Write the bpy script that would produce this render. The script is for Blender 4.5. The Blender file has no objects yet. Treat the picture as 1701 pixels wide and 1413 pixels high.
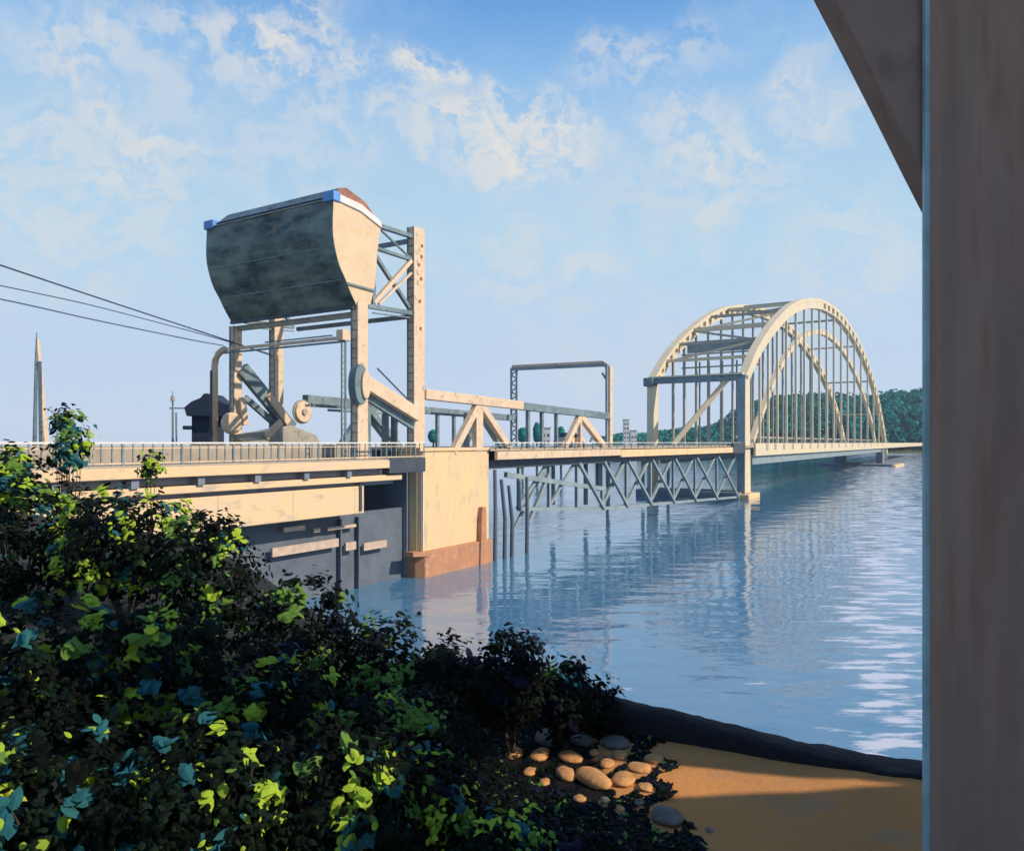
import bpy, math, random
from mathutils import Vector, noise
random.seed(7)
R = math.radians
scene = bpy.context.scene
# ------------------------------------------------------------ camera
F, CX, HY = 1250.0, 850.5, 735.0          # focal length in photo pixels, centre column, horizon row
EYE = 10.0                                 # eye height above the water (water is z = 0)
cam_d = bpy.data.cameras.new("camera"); cam = bpy.data.objects.new("camera", cam_d)
scene.collection.objects.link(cam); scene.camera = cam
cam.location = (0, 0, EYE); cam.rotation_euler = (R(90), 0, 0)
cam_d.sensor_width = 36; cam_d.lens = 36*F/1701; cam_d.shift_y = (HY-706.5)/1701
cam_d.clip_start = .1; cam_d.clip_end = 20000
scene.render.resolution_x, scene.render.resolution_y = 1024, 850
scene.view_settings.view_transform = 'Standard'; scene.view_settings.look = 'None'
scene.view_settings.exposure = 0.0; scene.view_settings.gamma = 1
# ------------------------------------------------------------ sun and sky
SUN_EL, SUN_AZ = R(36), math.atan2(-.30, .954)       # direction towards the sun (angle from +X)
S = Vector((math.cos(SUN_EL)*math.cos(SUN_AZ), math.cos(SUN_EL)*math.sin(SUN_AZ), math.sin(SUN_EL)))
sd = bpy.data.lights.new("sun", 'SUN'); sd.energy = 4.8; sd.angle = R(.5); sd.color = (1, .85, .66)
sun = bpy.data.objects.new("sun", sd); scene.collection.objects.link(sun)
sun.location = (40, -10, 60); sun.rotation_euler = S.to_track_quat('Z', 'Y').to_euler()

def pix_dir(px, py):
    return Vector(((px-CX)/F, 1, (HY-py)/F)).normalized()
world = bpy.data.worlds.new("World"); scene.world = world; world.use_nodes = True
W = world.node_tree; W.nodes.clear(); L = W.links.new
def wn(t, **k):
    n = W.nodes.new(t)
    for a, b in k.items(): setattr(n, a, b)
    return n
out = wn('ShaderNodeOutputWorld'); bg = wn('ShaderNodeBackground'); bg.inputs[1].default_value = .1
sky = wn('ShaderNodeTexSky', sky_type='NISHITA', sun_disc=False)
sky.sun_elevation = SUN_EL; sky.sun_rotation = math.pi/2 - SUN_AZ
tc = wn('ShaderNodeTexCoord'); sep = wn('ShaderNodeSeparateXYZ'); L(tc.outputs['Generated'], sep.inputs[0])
ramp = wn('ShaderNodeValToRGB'); L(sep.outputs['Z'], ramp.inputs[0])
cr = ramp.color_ramp
cr.elements[0].position = 0.0; cr.elements[0].color = (.63, .725, .91, 1)
cr.elements[1].position = .62; cr.elements[1].color = (.085, .25, .62, 1)
for p, c in ((.12, (.56, .71, .92, 1)), (.25, (.49, .71, .885, 1)), (.38, (.41, .63, .87, 1)), (.44, (.28, .53, .86, 1)), (.50, (.15, .38, .78, 1))):
    e = cr.elements.new(p); e.color = c
# clouds: soft masses broken up by noise
n1 = wn('ShaderNodeTexNoise'); n1.inputs['Scale'].default_value = 9; n1.inputs['Detail'].default_value = 9; n1.inputs['Roughness'].default_value = .62
L(tc.outputs['Generated'], n1.inputs['Vector'])
dis = wn('ShaderNodeVectorMath', operation='MULTIPLY_ADD'); sub = wn('ShaderNodeVectorMath', operation='SUBTRACT')
L(n1.outputs['Color'], sub.inputs[0]); sub.inputs[1].default_value = (.5, .5, .5)
L(sub.outputs[0], dis.inputs[0]); dis.inputs[1].default_value = (.16, .16, .16); L(tc.outputs['Generated'], dis.inputs[2])
sq = wn('ShaderNodeVectorMath', operation='MULTIPLY'); sq.inputs[1].default_value = (1, 1, 1.5); L(dis.outputs[0], sq.inputs[0])
blobs = [(850,240,95,1),(770,205,60,.9),(925,225,60,.9),(700,132,45,.9),(745,130,30,.8),(465,88,60,.9),(385,62,50,.7),(590,100,50,.7),
         (60,50,55,.6),(145,185,60,.65),(240,225,75,.75),(335,255,35,.75),(120,260,90,.45),(1190,265,80,.75),(1190,372,50,.6),(1065,100,75,.55),
         (980,130,50,.45),(1340,130,60,.6),(720,235,45,.65),(560,170,130,.45),(300,110,120,.45),(860,430,90,.4),(985,450,50,.45),(110,350,110,.5),
         (250,380,100,.4),(1290,210,80,.4),(640,215,60,.5),(1420,420,120,.4),(1100,330,120,.35),(520,60,60,.7),(430,110,70,.7),(180,60,80,.6),(300,50,70,.5),(90,110,80,.6),(200,280,110,.65),(60,230,80,.55),(840,190,70,.8),(960,250,45,.7),(690,170,70,.6),(780,260,60,.6),(1250,300,80,.5),(1130,210,70,.5),(1000,90,60,.6),(1150,60,70,.5),(1400,180,60,.5),(460,260,130,.35),(150,430,120,.4),(860,460,90,.45),(1000,560,160,.25),(660,450,120,.25),
         (1900,620,160,.9),(2150,560,200,.9),(1750,500,90,.7),(2400,300,220,.8),(-300,300,200,.7),(1500,-500,300,.6),(300,-600,320,.6)]
acc = None
for px, py, rr, s_ in blobs:
    c = pix_dir(px, py); k = c.dot(Vector((0, 1, 0)))
    d = wn('ShaderNodeVectorMath', operation='DISTANCE'); L(sq.outputs[0], d.inputs[0]); d.inputs[1].default_value = (c.x, c.y, c.z*1.5)
    m = wn('ShaderNodeMapRange', interpolation_type='SMOOTHSTEP'); L(d.outputs['Value'], m.inputs['Value'])
    m.inputs['From Min'].default_value = 1.7*rr/F*k; m.inputs['From Max'].default_value = .25*rr/F*k
    m.inputs['To Min'].default_value = 0; m.inputs['To Max'].default_value = s_
    if acc is None: acc = m.outputs[0]
    else:
        x = wn('ShaderNodeMath', operation='MAXIMUM'); L(acc, x.inputs[0]); L(m.outputs[0], x.inputs[1]); acc = x.outputs[0]
n2 = wn('ShaderNodeTexNoise'); n2.inputs['Scale'].default_value = 24; n2.inputs['Detail'].default_value = 8; n2.inputs['Roughness'].default_value = .6
L(sq.outputs[0], n2.inputs['Vector'])
mr = wn('ShaderNodeMapRange', interpolation_type='SMOOTHSTEP'); L(n2.outputs[0], mr.inputs['Value'])
mr.inputs['From Min'].default_value = .36; mr.inputs['From Max'].default_value = .58
mu = wn('ShaderNodeMath', operation='MULTIPLY'); L(acc, mu.inputs[0]); L(mr.outputs[0], mu.inputs[1])
n3 = wn('ShaderNodeTexNoise'); n3.inputs['Scale'].default_value = 3.2; n3.inputs['Detail'].default_value = 8; n3.inputs['Roughness'].default_value = .6
L(sq.outputs[0], n3.inputs['Vector'])
m3 = wn('ShaderNodeMapRange', interpolation_type='SMOOTHSTEP'); L(n3.outputs[0], m3.inputs['Value'])
m3.inputs['From Min'].default_value = .42; m3.inputs['From Max'].default_value = .75; m3.inputs['To Max'].default_value = .42
mixs = wn('ShaderNodeMix', data_type='RGBA'); mixs.inputs[0].default_value = .93
sc0 = wn('ShaderNodeVectorMath', operation='SCALE'); L(sky.outputs[0], sc0.inputs[0]); sc0.inputs['Scale'].default_value = .1
L(sc0.outputs[0], mixs.inputs[6]); L(ramp.outputs[0], mixs.inputs[7])
veil = wn('ShaderNodeMix', data_type='RGBA'); L(m3.outputs[0], veil.inputs[0]); L(mixs.outputs[2], veil.inputs[6]); veil.inputs[7].default_value = (.56, .72, .86, 1)
clm = wn('ShaderNodeMix', data_type='RGBA'); L(mu.outputs[0], clm.inputs[0]); L(veil.outputs[2], clm.inputs[6]); clm.inputs[7].default_value = (.77, .76, .74, 1)
sc1 = wn('ShaderNodeVectorMath', operation='SCALE'); L(clm.outputs[2], sc1.inputs[0]); sc1.inputs['Scale'].default_value = 10
L(sc1.outputs[0], bg.inputs[0]); L(bg.outputs[0], out.inputs[0])

# ------------------------------------------------------------ materials
def mat(name, col, rough=.7, var=.18, scale=1.2, col2=None, bump=.15, bscale=8, metal=0, dirt=None, streak=0):
    """procedural paint / stone: base colour, blotchy variation, optional second colour, vertical streaks, fine bump"""
    m = bpy.data.materials.new(name); m.use_nodes = True; nt = m.node_tree; N = nt.nodes; K = nt.links.new
    b = N['Principled BSDF']; b.inputs['Roughness'].default_value = rough; b.inputs['Metallic'].default_value = metal
    t = N.new('ShaderNodeTexCoord'); mp = N.new('ShaderNodeMapping'); K(t.outputs['Object'], mp.inputs[0])
    if streak: mp.inputs['Scale'].default_value = (1, 1, streak)
    n = N.new('ShaderNodeTexNoise'); n.inputs['Scale'].default_value = scale; n.inputs['Detail'].default_value = 7; n.inputs['Roughness'].default_value = .6
    K(mp.outputs[0], n.inputs['Vector'])
    r = N.new('ShaderNodeValToRGB'); K(n.outputs[0], r.inputs[0])
    c2 = col2 or tuple(v*(1-var*1.8) for v in col)
    r.color_ramp.elements[0].position = .36; r.color_ramp.elements[0].color = (*c2, 1)
    r.color_ramp.elements[1].position = .64; r.color_ramp.elements[1].color = (*col, 1)
    last = r.outputs[0]
    if dirt:
        n_ = N.new('ShaderNodeTexNoise'); n_.inputs['Scale'].default_value = scale*2.7; n_.inputs['Detail'].default_value = 9
        K(mp.outputs[0], n_.inputs['Vector'])
        q = N.new('ShaderNodeMapRange'); K(n_.outputs[0], q.inputs[0]); q.inputs[1].default_value = .56; q.inputs[2].default_value = .70; q.inputs[4].default_value = .8
        mx = N.new('ShaderNodeMix'); mx.data_type = 'RGBA'; K(q.outputs[0], mx.inputs[0]); K(last, mx.inputs[6]); mx.inputs[7].default_value = (*dirt, 1)
        last = mx.outputs[2]
    K(last, b.inputs['Base Color'])
    if bump:
        nb = N.new('ShaderNodeTexNoise'); nb.inputs['Scale'].default_value = bscale; nb.inputs['Detail'].default_value = 6
        K(t.outputs['Object'], nb.inputs['Vector'])
        bp = N.new('ShaderNodeBump'); bp.inputs['Strength'].default_value = bump; bp.inputs['Distance'].default_value = .05
        K(nb.outputs[0], bp.inputs['Height']); K(bp.outputs[0], b.inputs['Normal'])
    return m
M = {}
M['cream'] = mat('cream_paint', (.72,.54,.37), .6, .14, .9, col2=(.64,.47,.32), dirt=(.36,.27,.2))
M['pale_steel'] = mat('pale_blue_grey_steel', (.27,.34,.36), .65, .2, .5, col2=(.20,.25,.28), bump=.05)
M['cream_dark'] = mat('weathered_paint', (.40,.37,.30), .6, .2, 1.1, col2=(.30,.29,.25), dirt=(.18,.15,.13))
M['arch'] = mat('arch_paint', (.70,.58,.38), .6, .12, .2, col2=(.62,.53,.38), bump=.05)
M['steel'] = mat('grey_green_steel', (.20,.28,.30), .6, .2, .8, col2=(.12,.17,.20), dirt=(.10,.07,.06))
M['dark'] = mat('dark_steel', (.06,.075,.10), .55, .2, 1)
M['slate'] = mat('slate_concrete', (.20,.24,.30), .85, .2, .35, col2=(.16,.195,.25), dirt=(.13,.15,.19), streak=.3)  # cool dark copy of the concrete, for faces in shade
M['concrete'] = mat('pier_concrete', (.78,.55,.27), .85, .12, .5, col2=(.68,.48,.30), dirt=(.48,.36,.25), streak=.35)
M['concrete_red'] = mat('tide_stained_concrete', (.50,.23,.12), .85, .2, .9, col2=(.40,.20,.12), dirt=(.55,.35,.22))
M['beam'] = mat('beam_concrete', (.74,.53,.29), .85, .12, .35, col2=(.68,.50,.34), dirt=(.45,.38,.3), streak=2)
M['weight'] = mat('counterweight_cladding', (.215,.27,.235), .85, .2, .42, col2=(.05,.07,.08), dirt=(.25,.175,.125), bump=.35, bscale=3, streak=2.6)  # dark copy for the faces turned from the sun, plus weathering
M['weight_side'] = mat('counterweight_side', (.68,.53,.34), .7, .1, .5, col2=(.64,.46,.31), dirt=(.6,.45,.2))  # pale copy for the sunlit end
M['rust'] = mat('red_oxide', (.38,.17,.12), .75, .25, 1.2)
M['white'] = mat('white_paint', (.75,.72,.66), .6, .08, 1)
M['blue'] = mat('blue_paint', (.12,.32,.70), .6, .1, 2)
M['asphalt'] = mat('asphalt', (.06,.06,.06), .9, .2, 2)
M['pave'] = mat('pavement', (.42,.36,.28), .9, .12, 1)
M['wood_dark'] = mat('creosoted_timber', (.125,.155,.20), .85, .15, .8, dirt=(.10,.125,.16))  # timber of the piles, also the painted shade under the deck
M['timber'] = mat('bleached_timber', (.60,.46,.36), .8, .15, 1.5)  # pale colour of the lit patches under the deck
M['tarp'] = mat('navy_roof', (.02,.035,.07), .8, .2, 2)
M['pillar'] = mat('brown_pillar_paint', (.40,.255,.19), .85, .25, 2.2, col2=(.29,.185,.135), dirt=(.33,.165,.11), streak=.12, bump=.12, bscale=14)
M['pillar2'] = mat('brown_haunch_paint', (.34,.22,.17), .85, .2, 1.5, col2=(.27,.175,.135), dirt=(.22,.14,.115), bump=.12, bscale=10, streak=.5)
M['edge'] = mat('verdigris_edge', (.36,.55,.58), .5, .2, 2)  # teal highlight painted down the pillar's left corner
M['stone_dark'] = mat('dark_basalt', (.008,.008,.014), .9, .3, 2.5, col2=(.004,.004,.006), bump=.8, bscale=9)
M['stone_tan'] = mat('tan_stone', (.60,.29,.10), .85, .2, 5, bump=.4, bscale=12)
M['stone_grey'] = mat('grey_stone', (.17,.145,.12), .85, .25, 6, bump=.4, bscale=12)
M['sand'] = mat('sand_path', (.56,.245,.075), .95, .12, .55, col2=(.44,.205,.075), dirt=(.36,.22,.12), bump=.35, bscale=9)
M['earth'] = mat('earth', (.012,.012,.010), .95, .3, 1, bump=.6, bscale=6)
M['sitearth'] = mat('bank_grass', (.10,.12,.05), .95, .3, .3, bump=.6, bscale=4)
M['glass'] = mat('car_glass', (.03,.045,.06), .12, .1, 1, bump=0)
M['tyre'] = mat('tyre_rubber', (.02,.02,.02), .8, .1, 1, bump=0)
M['bark'] = mat('bark', (.07,.05,.035), .9, .3, 6, bump=.6, bscale=20)
M['wire'] = mat('cable_sheath', (.05,.07,.15), .6, .1, 1, bump=0)
M['paleshore'] = mat('pale_render', (.72,.66,.58), .8, .08, .2)

def water_mat():
    m = bpy.data.materials.new('river_water'); m.use_nodes = True; nt = m.node_tree; N = nt.nodes; K = nt.links.new
    b = N['Principled BSDF']; b.inputs['Roughness'].default_value = .03; b.inputs['IOR'].default_value = 1.6
    b.inputs['Base Color'].default_value = (.075,.205,.35,1)
    t = N.new('ShaderNodeTexCoord')
    def nz(scale, sx, sy, det=4, ro=.55, rot=0):
        mp = N.new('ShaderNodeMapping'); mp.inputs['Scale'].default_value = (sx, sy, 1); mp.inputs['Rotation'].default_value = (0, 0, rot)
        K(t.outputs['Object'], mp.inputs[0]); n = N.new('ShaderNodeTexNoise'); n.inputs['Scale'].default_value = scale
        n.inputs['Detail'].default_value = det; n.inputs['Roughness'].default_value = ro; K(mp.outputs[0], n.inputs['Vector']); return n.outputs[0]
    a, c, d = nz(.42, .55, 1, 2, .5), nz(1.7, .55, 1, 3, rot=.2), nz(.12, .6, 1, 2, rot=-.2)
    def mth(op, x, y):
        q = N.new('ShaderNodeMath'); q.operation = op
        for i, v in enumerate((x, y)):
            if isinstance(v, (int, float)): q.inputs[i].default_value = v
            else: K(v, q.inputs[i])
        return q.outputs[0]
    h = mth('ADD', mth('ADD', mth('MULTIPLY', a, .75), mth('MULTIPLY', c, .13)), mth('MULTIPLY', d, 1.0))
    bp = N.new('ShaderNodeBump'); bp.inputs['Strength'].default_value = .20; bp.inputs['Distance'].default_value = .6
    K(h, bp.inputs['Height']); K(bp.outputs[0], b.inputs['Normal'])
    # bright glitter painted into the water colour as pale streaks off the right bank
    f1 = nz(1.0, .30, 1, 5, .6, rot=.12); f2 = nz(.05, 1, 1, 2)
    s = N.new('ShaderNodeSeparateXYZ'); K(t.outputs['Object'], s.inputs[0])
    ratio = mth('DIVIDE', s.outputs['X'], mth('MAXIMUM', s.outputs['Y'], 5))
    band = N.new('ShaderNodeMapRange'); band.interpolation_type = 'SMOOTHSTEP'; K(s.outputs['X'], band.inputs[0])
    # glitter lane: a straight line across the river
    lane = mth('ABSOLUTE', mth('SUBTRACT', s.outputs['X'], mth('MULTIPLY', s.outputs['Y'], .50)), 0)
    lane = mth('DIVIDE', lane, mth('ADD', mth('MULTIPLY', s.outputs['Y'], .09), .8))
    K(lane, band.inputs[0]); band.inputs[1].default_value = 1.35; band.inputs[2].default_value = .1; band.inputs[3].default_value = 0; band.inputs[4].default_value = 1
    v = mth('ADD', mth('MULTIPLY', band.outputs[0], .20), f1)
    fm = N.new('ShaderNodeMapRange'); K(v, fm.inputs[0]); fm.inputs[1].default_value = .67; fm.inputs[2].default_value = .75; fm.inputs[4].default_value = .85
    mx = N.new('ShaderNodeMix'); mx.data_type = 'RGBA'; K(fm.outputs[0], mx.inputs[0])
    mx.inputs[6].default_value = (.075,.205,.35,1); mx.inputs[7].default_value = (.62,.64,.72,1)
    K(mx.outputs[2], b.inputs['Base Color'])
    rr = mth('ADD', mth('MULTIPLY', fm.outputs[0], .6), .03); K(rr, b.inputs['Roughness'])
    return m
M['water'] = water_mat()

def leaf_mat(name, cols, rough=.55):
    m = bpy.data.materials.new(name); m.use_nodes = True; nt = m.node_tree; N = nt.nodes; K = nt.links.new
    b = N['Principled BSDF']; b.inputs['Roughness'].default_value = rough
    a = N.new('ShaderNodeAttribute'); a.attribute_name = 'tone'
    r = N.new('ShaderNodeValToRGB'); r.color_ramp.interpolation = 'CONSTANT'; K(a.outputs['Fac'], r.inputs[0])
    n = len(cols)
    r.color_ramp.elements[0].position = 0; r.color_ramp.elements[0].color = (*cols[0], 1)
    r.color_ramp.elements[1].position = 1/n; r.color_ramp.elements[1].color = (*cols[1], 1)
    for i in range(2, n):
        e = r.color_ramp.elements.new(i/n); e.color = (*cols[i], 1)
    K(r.outputs[0], b.inputs['Base Color']); b.inputs['Specular IOR Level'].default_value = .04
    return m
BLK, DRK, GRN, LIM, TEA, YEL, PUR = (.003,.005,.003), (.006,.014,.008), (.10,.19,.035), (.28,.40,.035), (.022,.105,.115), (.42,.45,.035), (.010,.009,.022)  # near-black tones carry the shrubs' deep shade as leaf colour
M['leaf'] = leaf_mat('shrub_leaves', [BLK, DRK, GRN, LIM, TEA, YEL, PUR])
M['wood'] = leaf_mat('distant_leaves', [(.016,.21,.18), (.014,.165,.145), (.022,.24,.20), (.018,.21,.18)], .9)
M['wood'].node_tree.nodes['Principled BSDF'].inputs['Specular IOR Level'].default_value = .1

# ------------------------------------------------------------ mesh helpers
C = scene.collection
class MB:
    def __init__(s, o=(0,0,0)): s.v = []; s.f = []; s.o = Vector(o)
    def add(s, vs, fs):
        n = len(s.v); s.v += [tuple(Vector(p)-s.o) for p in vs]; s.f += [tuple(i+n for i in f) for f in fs]; return s
    def box(s, a, b):
        (x0,y0,z0), (x1,y1,z1) = a, b
        if x0 > x1: x0, x1 = x1, x0
        if y0 > y1: y0, y1 = y1, y0
        if z0 > z1: z0, z1 = z1, z0
        return s.add([(x0,y0,z0),(x1,y0,z0),(x1,y1,z0),(x0,y1,z0),(x0,y0,z1),(x1,y0,z1),(x1,y1,z1),(x0,y1,z1)],
              [(0,3,2,1),(4,5,6,7),(0,1,5,4),(1,2,6,5),(2,3,7,6),(3,0,4,7)])
    def bar(s, a, b, w, h, up=(0,0,1)):
        a, b = Vector(a), Vector(b); d = (b-a).normalized(); u = Vector(up)
        if abs(d.dot(u)) > .98: u = Vector((1,0,0))
        sx = d.cross(u).normalized()*w/2; sz = sx.cross(d).normalized()*h/2
        vs = [a-sx-sz, a+sx-sz, a+sx+sz, a-sx+sz, b-sx-sz, b+sx-sz, b+sx+sz, b-sx+sz]
        return s.add(vs, [(3,2,1,0),(4,5,6,7),(0,1,5,4),(1,2,6,5),(2,3,7,6),(3,0,4,7)])
    def tube(s, pts, r, n=10, r2=None):
        pts = [Vector(p) for p in pts]; m = len(pts); vs = []; fs = []
        for i, p in enumerate(pts):
            d = (pts[min(i+1,m-1)]-pts[max(i-1,0)]).normalized(); u = Vector((0,0,1)) if abs(d.z) < .9 else Vector((1,0,0))
            a = d.cross(u).normalized(); b = d.cross(a); q = r if r2 is None else r+(r2-r)*i/(m-1)
            vs += [p+a*math.cos(k*2*math.pi/n)*q+b*math.sin(k*2*math.pi/n)*q for k in range(n)]
        for i in range(m-1):
            for k in range(n): fs.append((i*n+k, i*n+(k+1)%n, (i+1)*n+(k+1)%n, (i+1)*n+k))
        fs.append(tuple(range(n))[::-1]); fs.append(tuple(range((m-1)*n, m*n)))
        return s.add(vs, fs)
    def prism(s, prof, y0, y1):      # profile of (x, z) extruded along y
        n = len(prof); vs = [(x,y0,z) for x, z in prof]+[(x,y1,z) for x, z in prof]
        fs = [tuple(range(n)), tuple(range(2*n-1, n-1, -1))]+[(i, i+n, (i+1)%n+n, (i+1)%n) for i in range(n)]
        return s.add(vs, fs)
    def prismz(s, prof, z0, z1):     # outline of (x, y) extruded upwards
        n = len(prof); vs = [(x,y,z0) for x, y in prof]+[(x,y,z1) for x, y in prof]
        fs = [tuple(range(n))[::-1], tuple(range(n, 2*n))]+[(i, (i+1)%n, (i+1)%n+n, i+n) for i in range(n)]
        return s.add(vs, fs)
    def disc(s, c, r, y0, y1, n=24):
        return s.prism([(c[0]+r*math.cos(i*2*math.pi/n), c[1]+r*math.sin(i*2*math.pi/n)) for i in range(n)], y0, y1)
    def build(s, name, m, parent=None, bevel=0, smooth=False):
        me = bpy.data.meshes.new(name); me.from_pydata(s.v, [], s.f); me.update()
        import bmesh
        bm = bmesh.new(); bm.from_mesh(me); bmesh.ops.recalc_face_normals(bm, faces=bm.faces); bm.to_mesh(me); bm.free()
        me.materials.append(m); o = bpy.data.objects.new(name, me); C.objects.link(o)
        if parent: o.parent = parent
        if bevel:
            b = o.modifiers.new('bevel', 'BEVEL'); b.width = bevel; b.segments = 2; b.limit_method = 'ANGLE'
        if smooth:
            for p in me.polygons: p.use_smooth = True
        return o
def tag(o, label=None, cat=None, group=None, kind=None):
    if label: o['label'] = label
    if cat: o['category'] = cat
    if group: o['group'] = group
    if kind: o['kind'] = kind
    return o
def thing(name, label, cat, loc=(0,0,0), rz=0, group=None):
    o = bpy.data.objects.new(name, None); C.objects.link(o); o.location = loc; o.rotation_euler = (0,0,rz)
    o.empty_display_size = .5
    return tag(o, label, cat, group)
# the bridge axis: t runs along the road away from the viewer, w across it to the left, z up
DX, DY = .5245, .8514; AX, AY = -4.3, 59.5; BRZ = math.atan2(DY, DX)
def P(t, w, z=0): return Vector((AX+DX*t-DY*w, AY+DY*t+DX*w, z))
def T(px, w=0):
    r = (px-CX)/F; ax, ay = AX-DY*w, AY+DX*w
    return (r*ay-ax)/(DX-DY*r)
def Z(px, py, w=0): return EYE+(HY-py)/F*P(T(px, w), w).y
def bthing(name, label, cat, t, w, z, group=None):
    o = thing(name, label, cat, P(t, w, z), BRZ, group); return o, (t, w, z)
def at(px, py, D): return Vector(((px-CX)/F*D, D, EYE+(HY-py)/F*D))

def cat(pts, n):
    P_ = [Vector(p) for p in pts]; P_ = [2*P_[0]-P_[1]]+P_+[2*P_[-1]-P_[-2]]; out = []
    m = len(P_)-3
    for k in range(n+1):
        u = k/n*m; i = min(int(u), m-1); f = u-i; a,b,c,d = P_[i:i+4]
        out.append(.5*((2*b)+(c-a)*f+(2*a-5*b+4*c-d)*f*f+(3*b-3*c+d-a)*f**3))
    return out

# ------------------------------------------------------------ water and land
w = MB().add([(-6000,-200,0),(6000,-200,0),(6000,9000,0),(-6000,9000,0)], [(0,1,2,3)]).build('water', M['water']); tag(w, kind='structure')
# land edge (top of the bank), from the right of the camera round to the left shore
EDGE = [(60,-18),(18,2.0),(11,7.6),(6.13,11.26),(1.56,13.2),(-4,17.2),(-12,24.5),(-20,31),(-25,36),(-34,44),(-60,58),(-140,85),(-400,120)]
def ledge(u):
    k = max(0, min(len(EDGE)-1.0001, u)); i = int(k); f = k-i; a, b = EDGE[i], EDGE[i+1] if i+1 < len(EDGE) else EDGE[i]
    return Vector((a[0]+(b[0]-a[0])*f, a[1]+(b[1]-a[1])*f))
def landh(x, y):
    h = 5.0
    g = max(0, min(1, (-x-.5+max(0, 8-y)*.15)/9)); h += 2.1*g*g*(3-2*g)
    h += .09*noise.noise(Vector((x*.35, y*.35, 0)))+.03*noise.noise(Vector((x*1.7, y*1.7, 3)))
    return h
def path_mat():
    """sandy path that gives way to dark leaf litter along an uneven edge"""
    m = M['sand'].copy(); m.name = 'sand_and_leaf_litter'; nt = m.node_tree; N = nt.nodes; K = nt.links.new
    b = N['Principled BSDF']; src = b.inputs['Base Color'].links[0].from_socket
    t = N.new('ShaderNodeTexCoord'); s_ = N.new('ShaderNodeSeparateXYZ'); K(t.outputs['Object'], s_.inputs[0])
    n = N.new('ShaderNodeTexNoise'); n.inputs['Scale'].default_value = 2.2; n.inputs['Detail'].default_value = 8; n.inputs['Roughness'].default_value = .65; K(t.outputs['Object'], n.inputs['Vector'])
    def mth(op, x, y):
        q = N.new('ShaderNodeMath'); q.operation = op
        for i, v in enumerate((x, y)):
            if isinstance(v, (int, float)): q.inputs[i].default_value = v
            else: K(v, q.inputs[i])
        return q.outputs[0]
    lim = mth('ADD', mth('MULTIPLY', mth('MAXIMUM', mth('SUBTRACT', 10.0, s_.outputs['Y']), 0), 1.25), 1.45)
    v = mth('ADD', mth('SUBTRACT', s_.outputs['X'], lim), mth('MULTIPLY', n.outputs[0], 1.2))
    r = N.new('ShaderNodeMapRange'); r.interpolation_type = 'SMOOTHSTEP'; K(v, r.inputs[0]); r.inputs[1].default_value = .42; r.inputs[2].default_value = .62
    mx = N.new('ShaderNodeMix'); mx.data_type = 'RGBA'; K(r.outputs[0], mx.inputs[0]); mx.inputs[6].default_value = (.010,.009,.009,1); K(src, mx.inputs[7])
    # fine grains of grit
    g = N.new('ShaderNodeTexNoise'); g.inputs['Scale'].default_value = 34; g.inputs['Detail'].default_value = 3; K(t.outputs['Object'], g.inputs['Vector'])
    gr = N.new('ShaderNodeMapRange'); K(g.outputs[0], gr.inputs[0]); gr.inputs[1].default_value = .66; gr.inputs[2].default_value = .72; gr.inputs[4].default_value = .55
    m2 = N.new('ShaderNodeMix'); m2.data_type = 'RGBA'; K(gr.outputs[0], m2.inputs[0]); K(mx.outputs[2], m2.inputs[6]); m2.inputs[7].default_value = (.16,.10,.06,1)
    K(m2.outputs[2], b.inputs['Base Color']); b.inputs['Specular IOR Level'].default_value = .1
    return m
def build_land():
    vs, fs = [], []; NU, NV = 150, 46
    for i in range(NU+1):
        e = ledge(i/NU*(len(EDGE)-1))
        inner = Vector((e.x*.35-8, -30)) if e.x > -60 else Vector((e.x*1.0-40, -30))
        for j in range(NV+1):
            f = (j/NV)**1.7; p = e.lerp(inner, f)
            vs.append((p.x, p.y, landh(p.x, p.y)))
    for i in range(NU):
        for j in range(NV):
            a = i*(NV+1)+j; fs.append((a, a+1, a+NV+2, a+NV+1))
    # the slope from the edge down into the river
    base = len(vs)
    for i in range(NU+1):
        e = ledge(i/NU*(len(EDGE)-1)); e0 = ledge(i/NU*(len(EDGE)-1)-.05); e1 = ledge(i/NU*(len(EDGE)-1)+.05)
        d = (e1-e0).normalized() if (e1-e0).length else Vector((-1,0)); nrm = Vector((d.y, -d.x))
        for k, (dd, z) in enumerate(((0, None), (.9, 3.4), (2.2, .9), (3.6, -.8))):
            q = e+nrm*dd*(1+.15*noise.noise(Vector((i*.6, k, 0)))); vs.append((q.x, q.y, landh(q.x, q.y) if z is None else z))
    for i in range(NU):
        for k in range(3):
            a = base+i*4+k; fs.append((a, a+4, a+5, a+1))
    me = bpy.data.meshes.new('ground'); me.from_pydata(vs, [], fs); me.update()
    o = bpy.data.objects.new('ground', me); C.objects.link(o)
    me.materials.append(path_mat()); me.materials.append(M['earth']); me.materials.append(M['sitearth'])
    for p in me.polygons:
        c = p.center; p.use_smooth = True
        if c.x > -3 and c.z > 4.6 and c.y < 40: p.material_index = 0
        elif c.x < -22: p.material_index = 2
        else: p.material_index = 1
    if me.polygons[0].normal.z < 0: me.flip_normals()
    return tag(o, kind='structure')
build_land()

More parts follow.
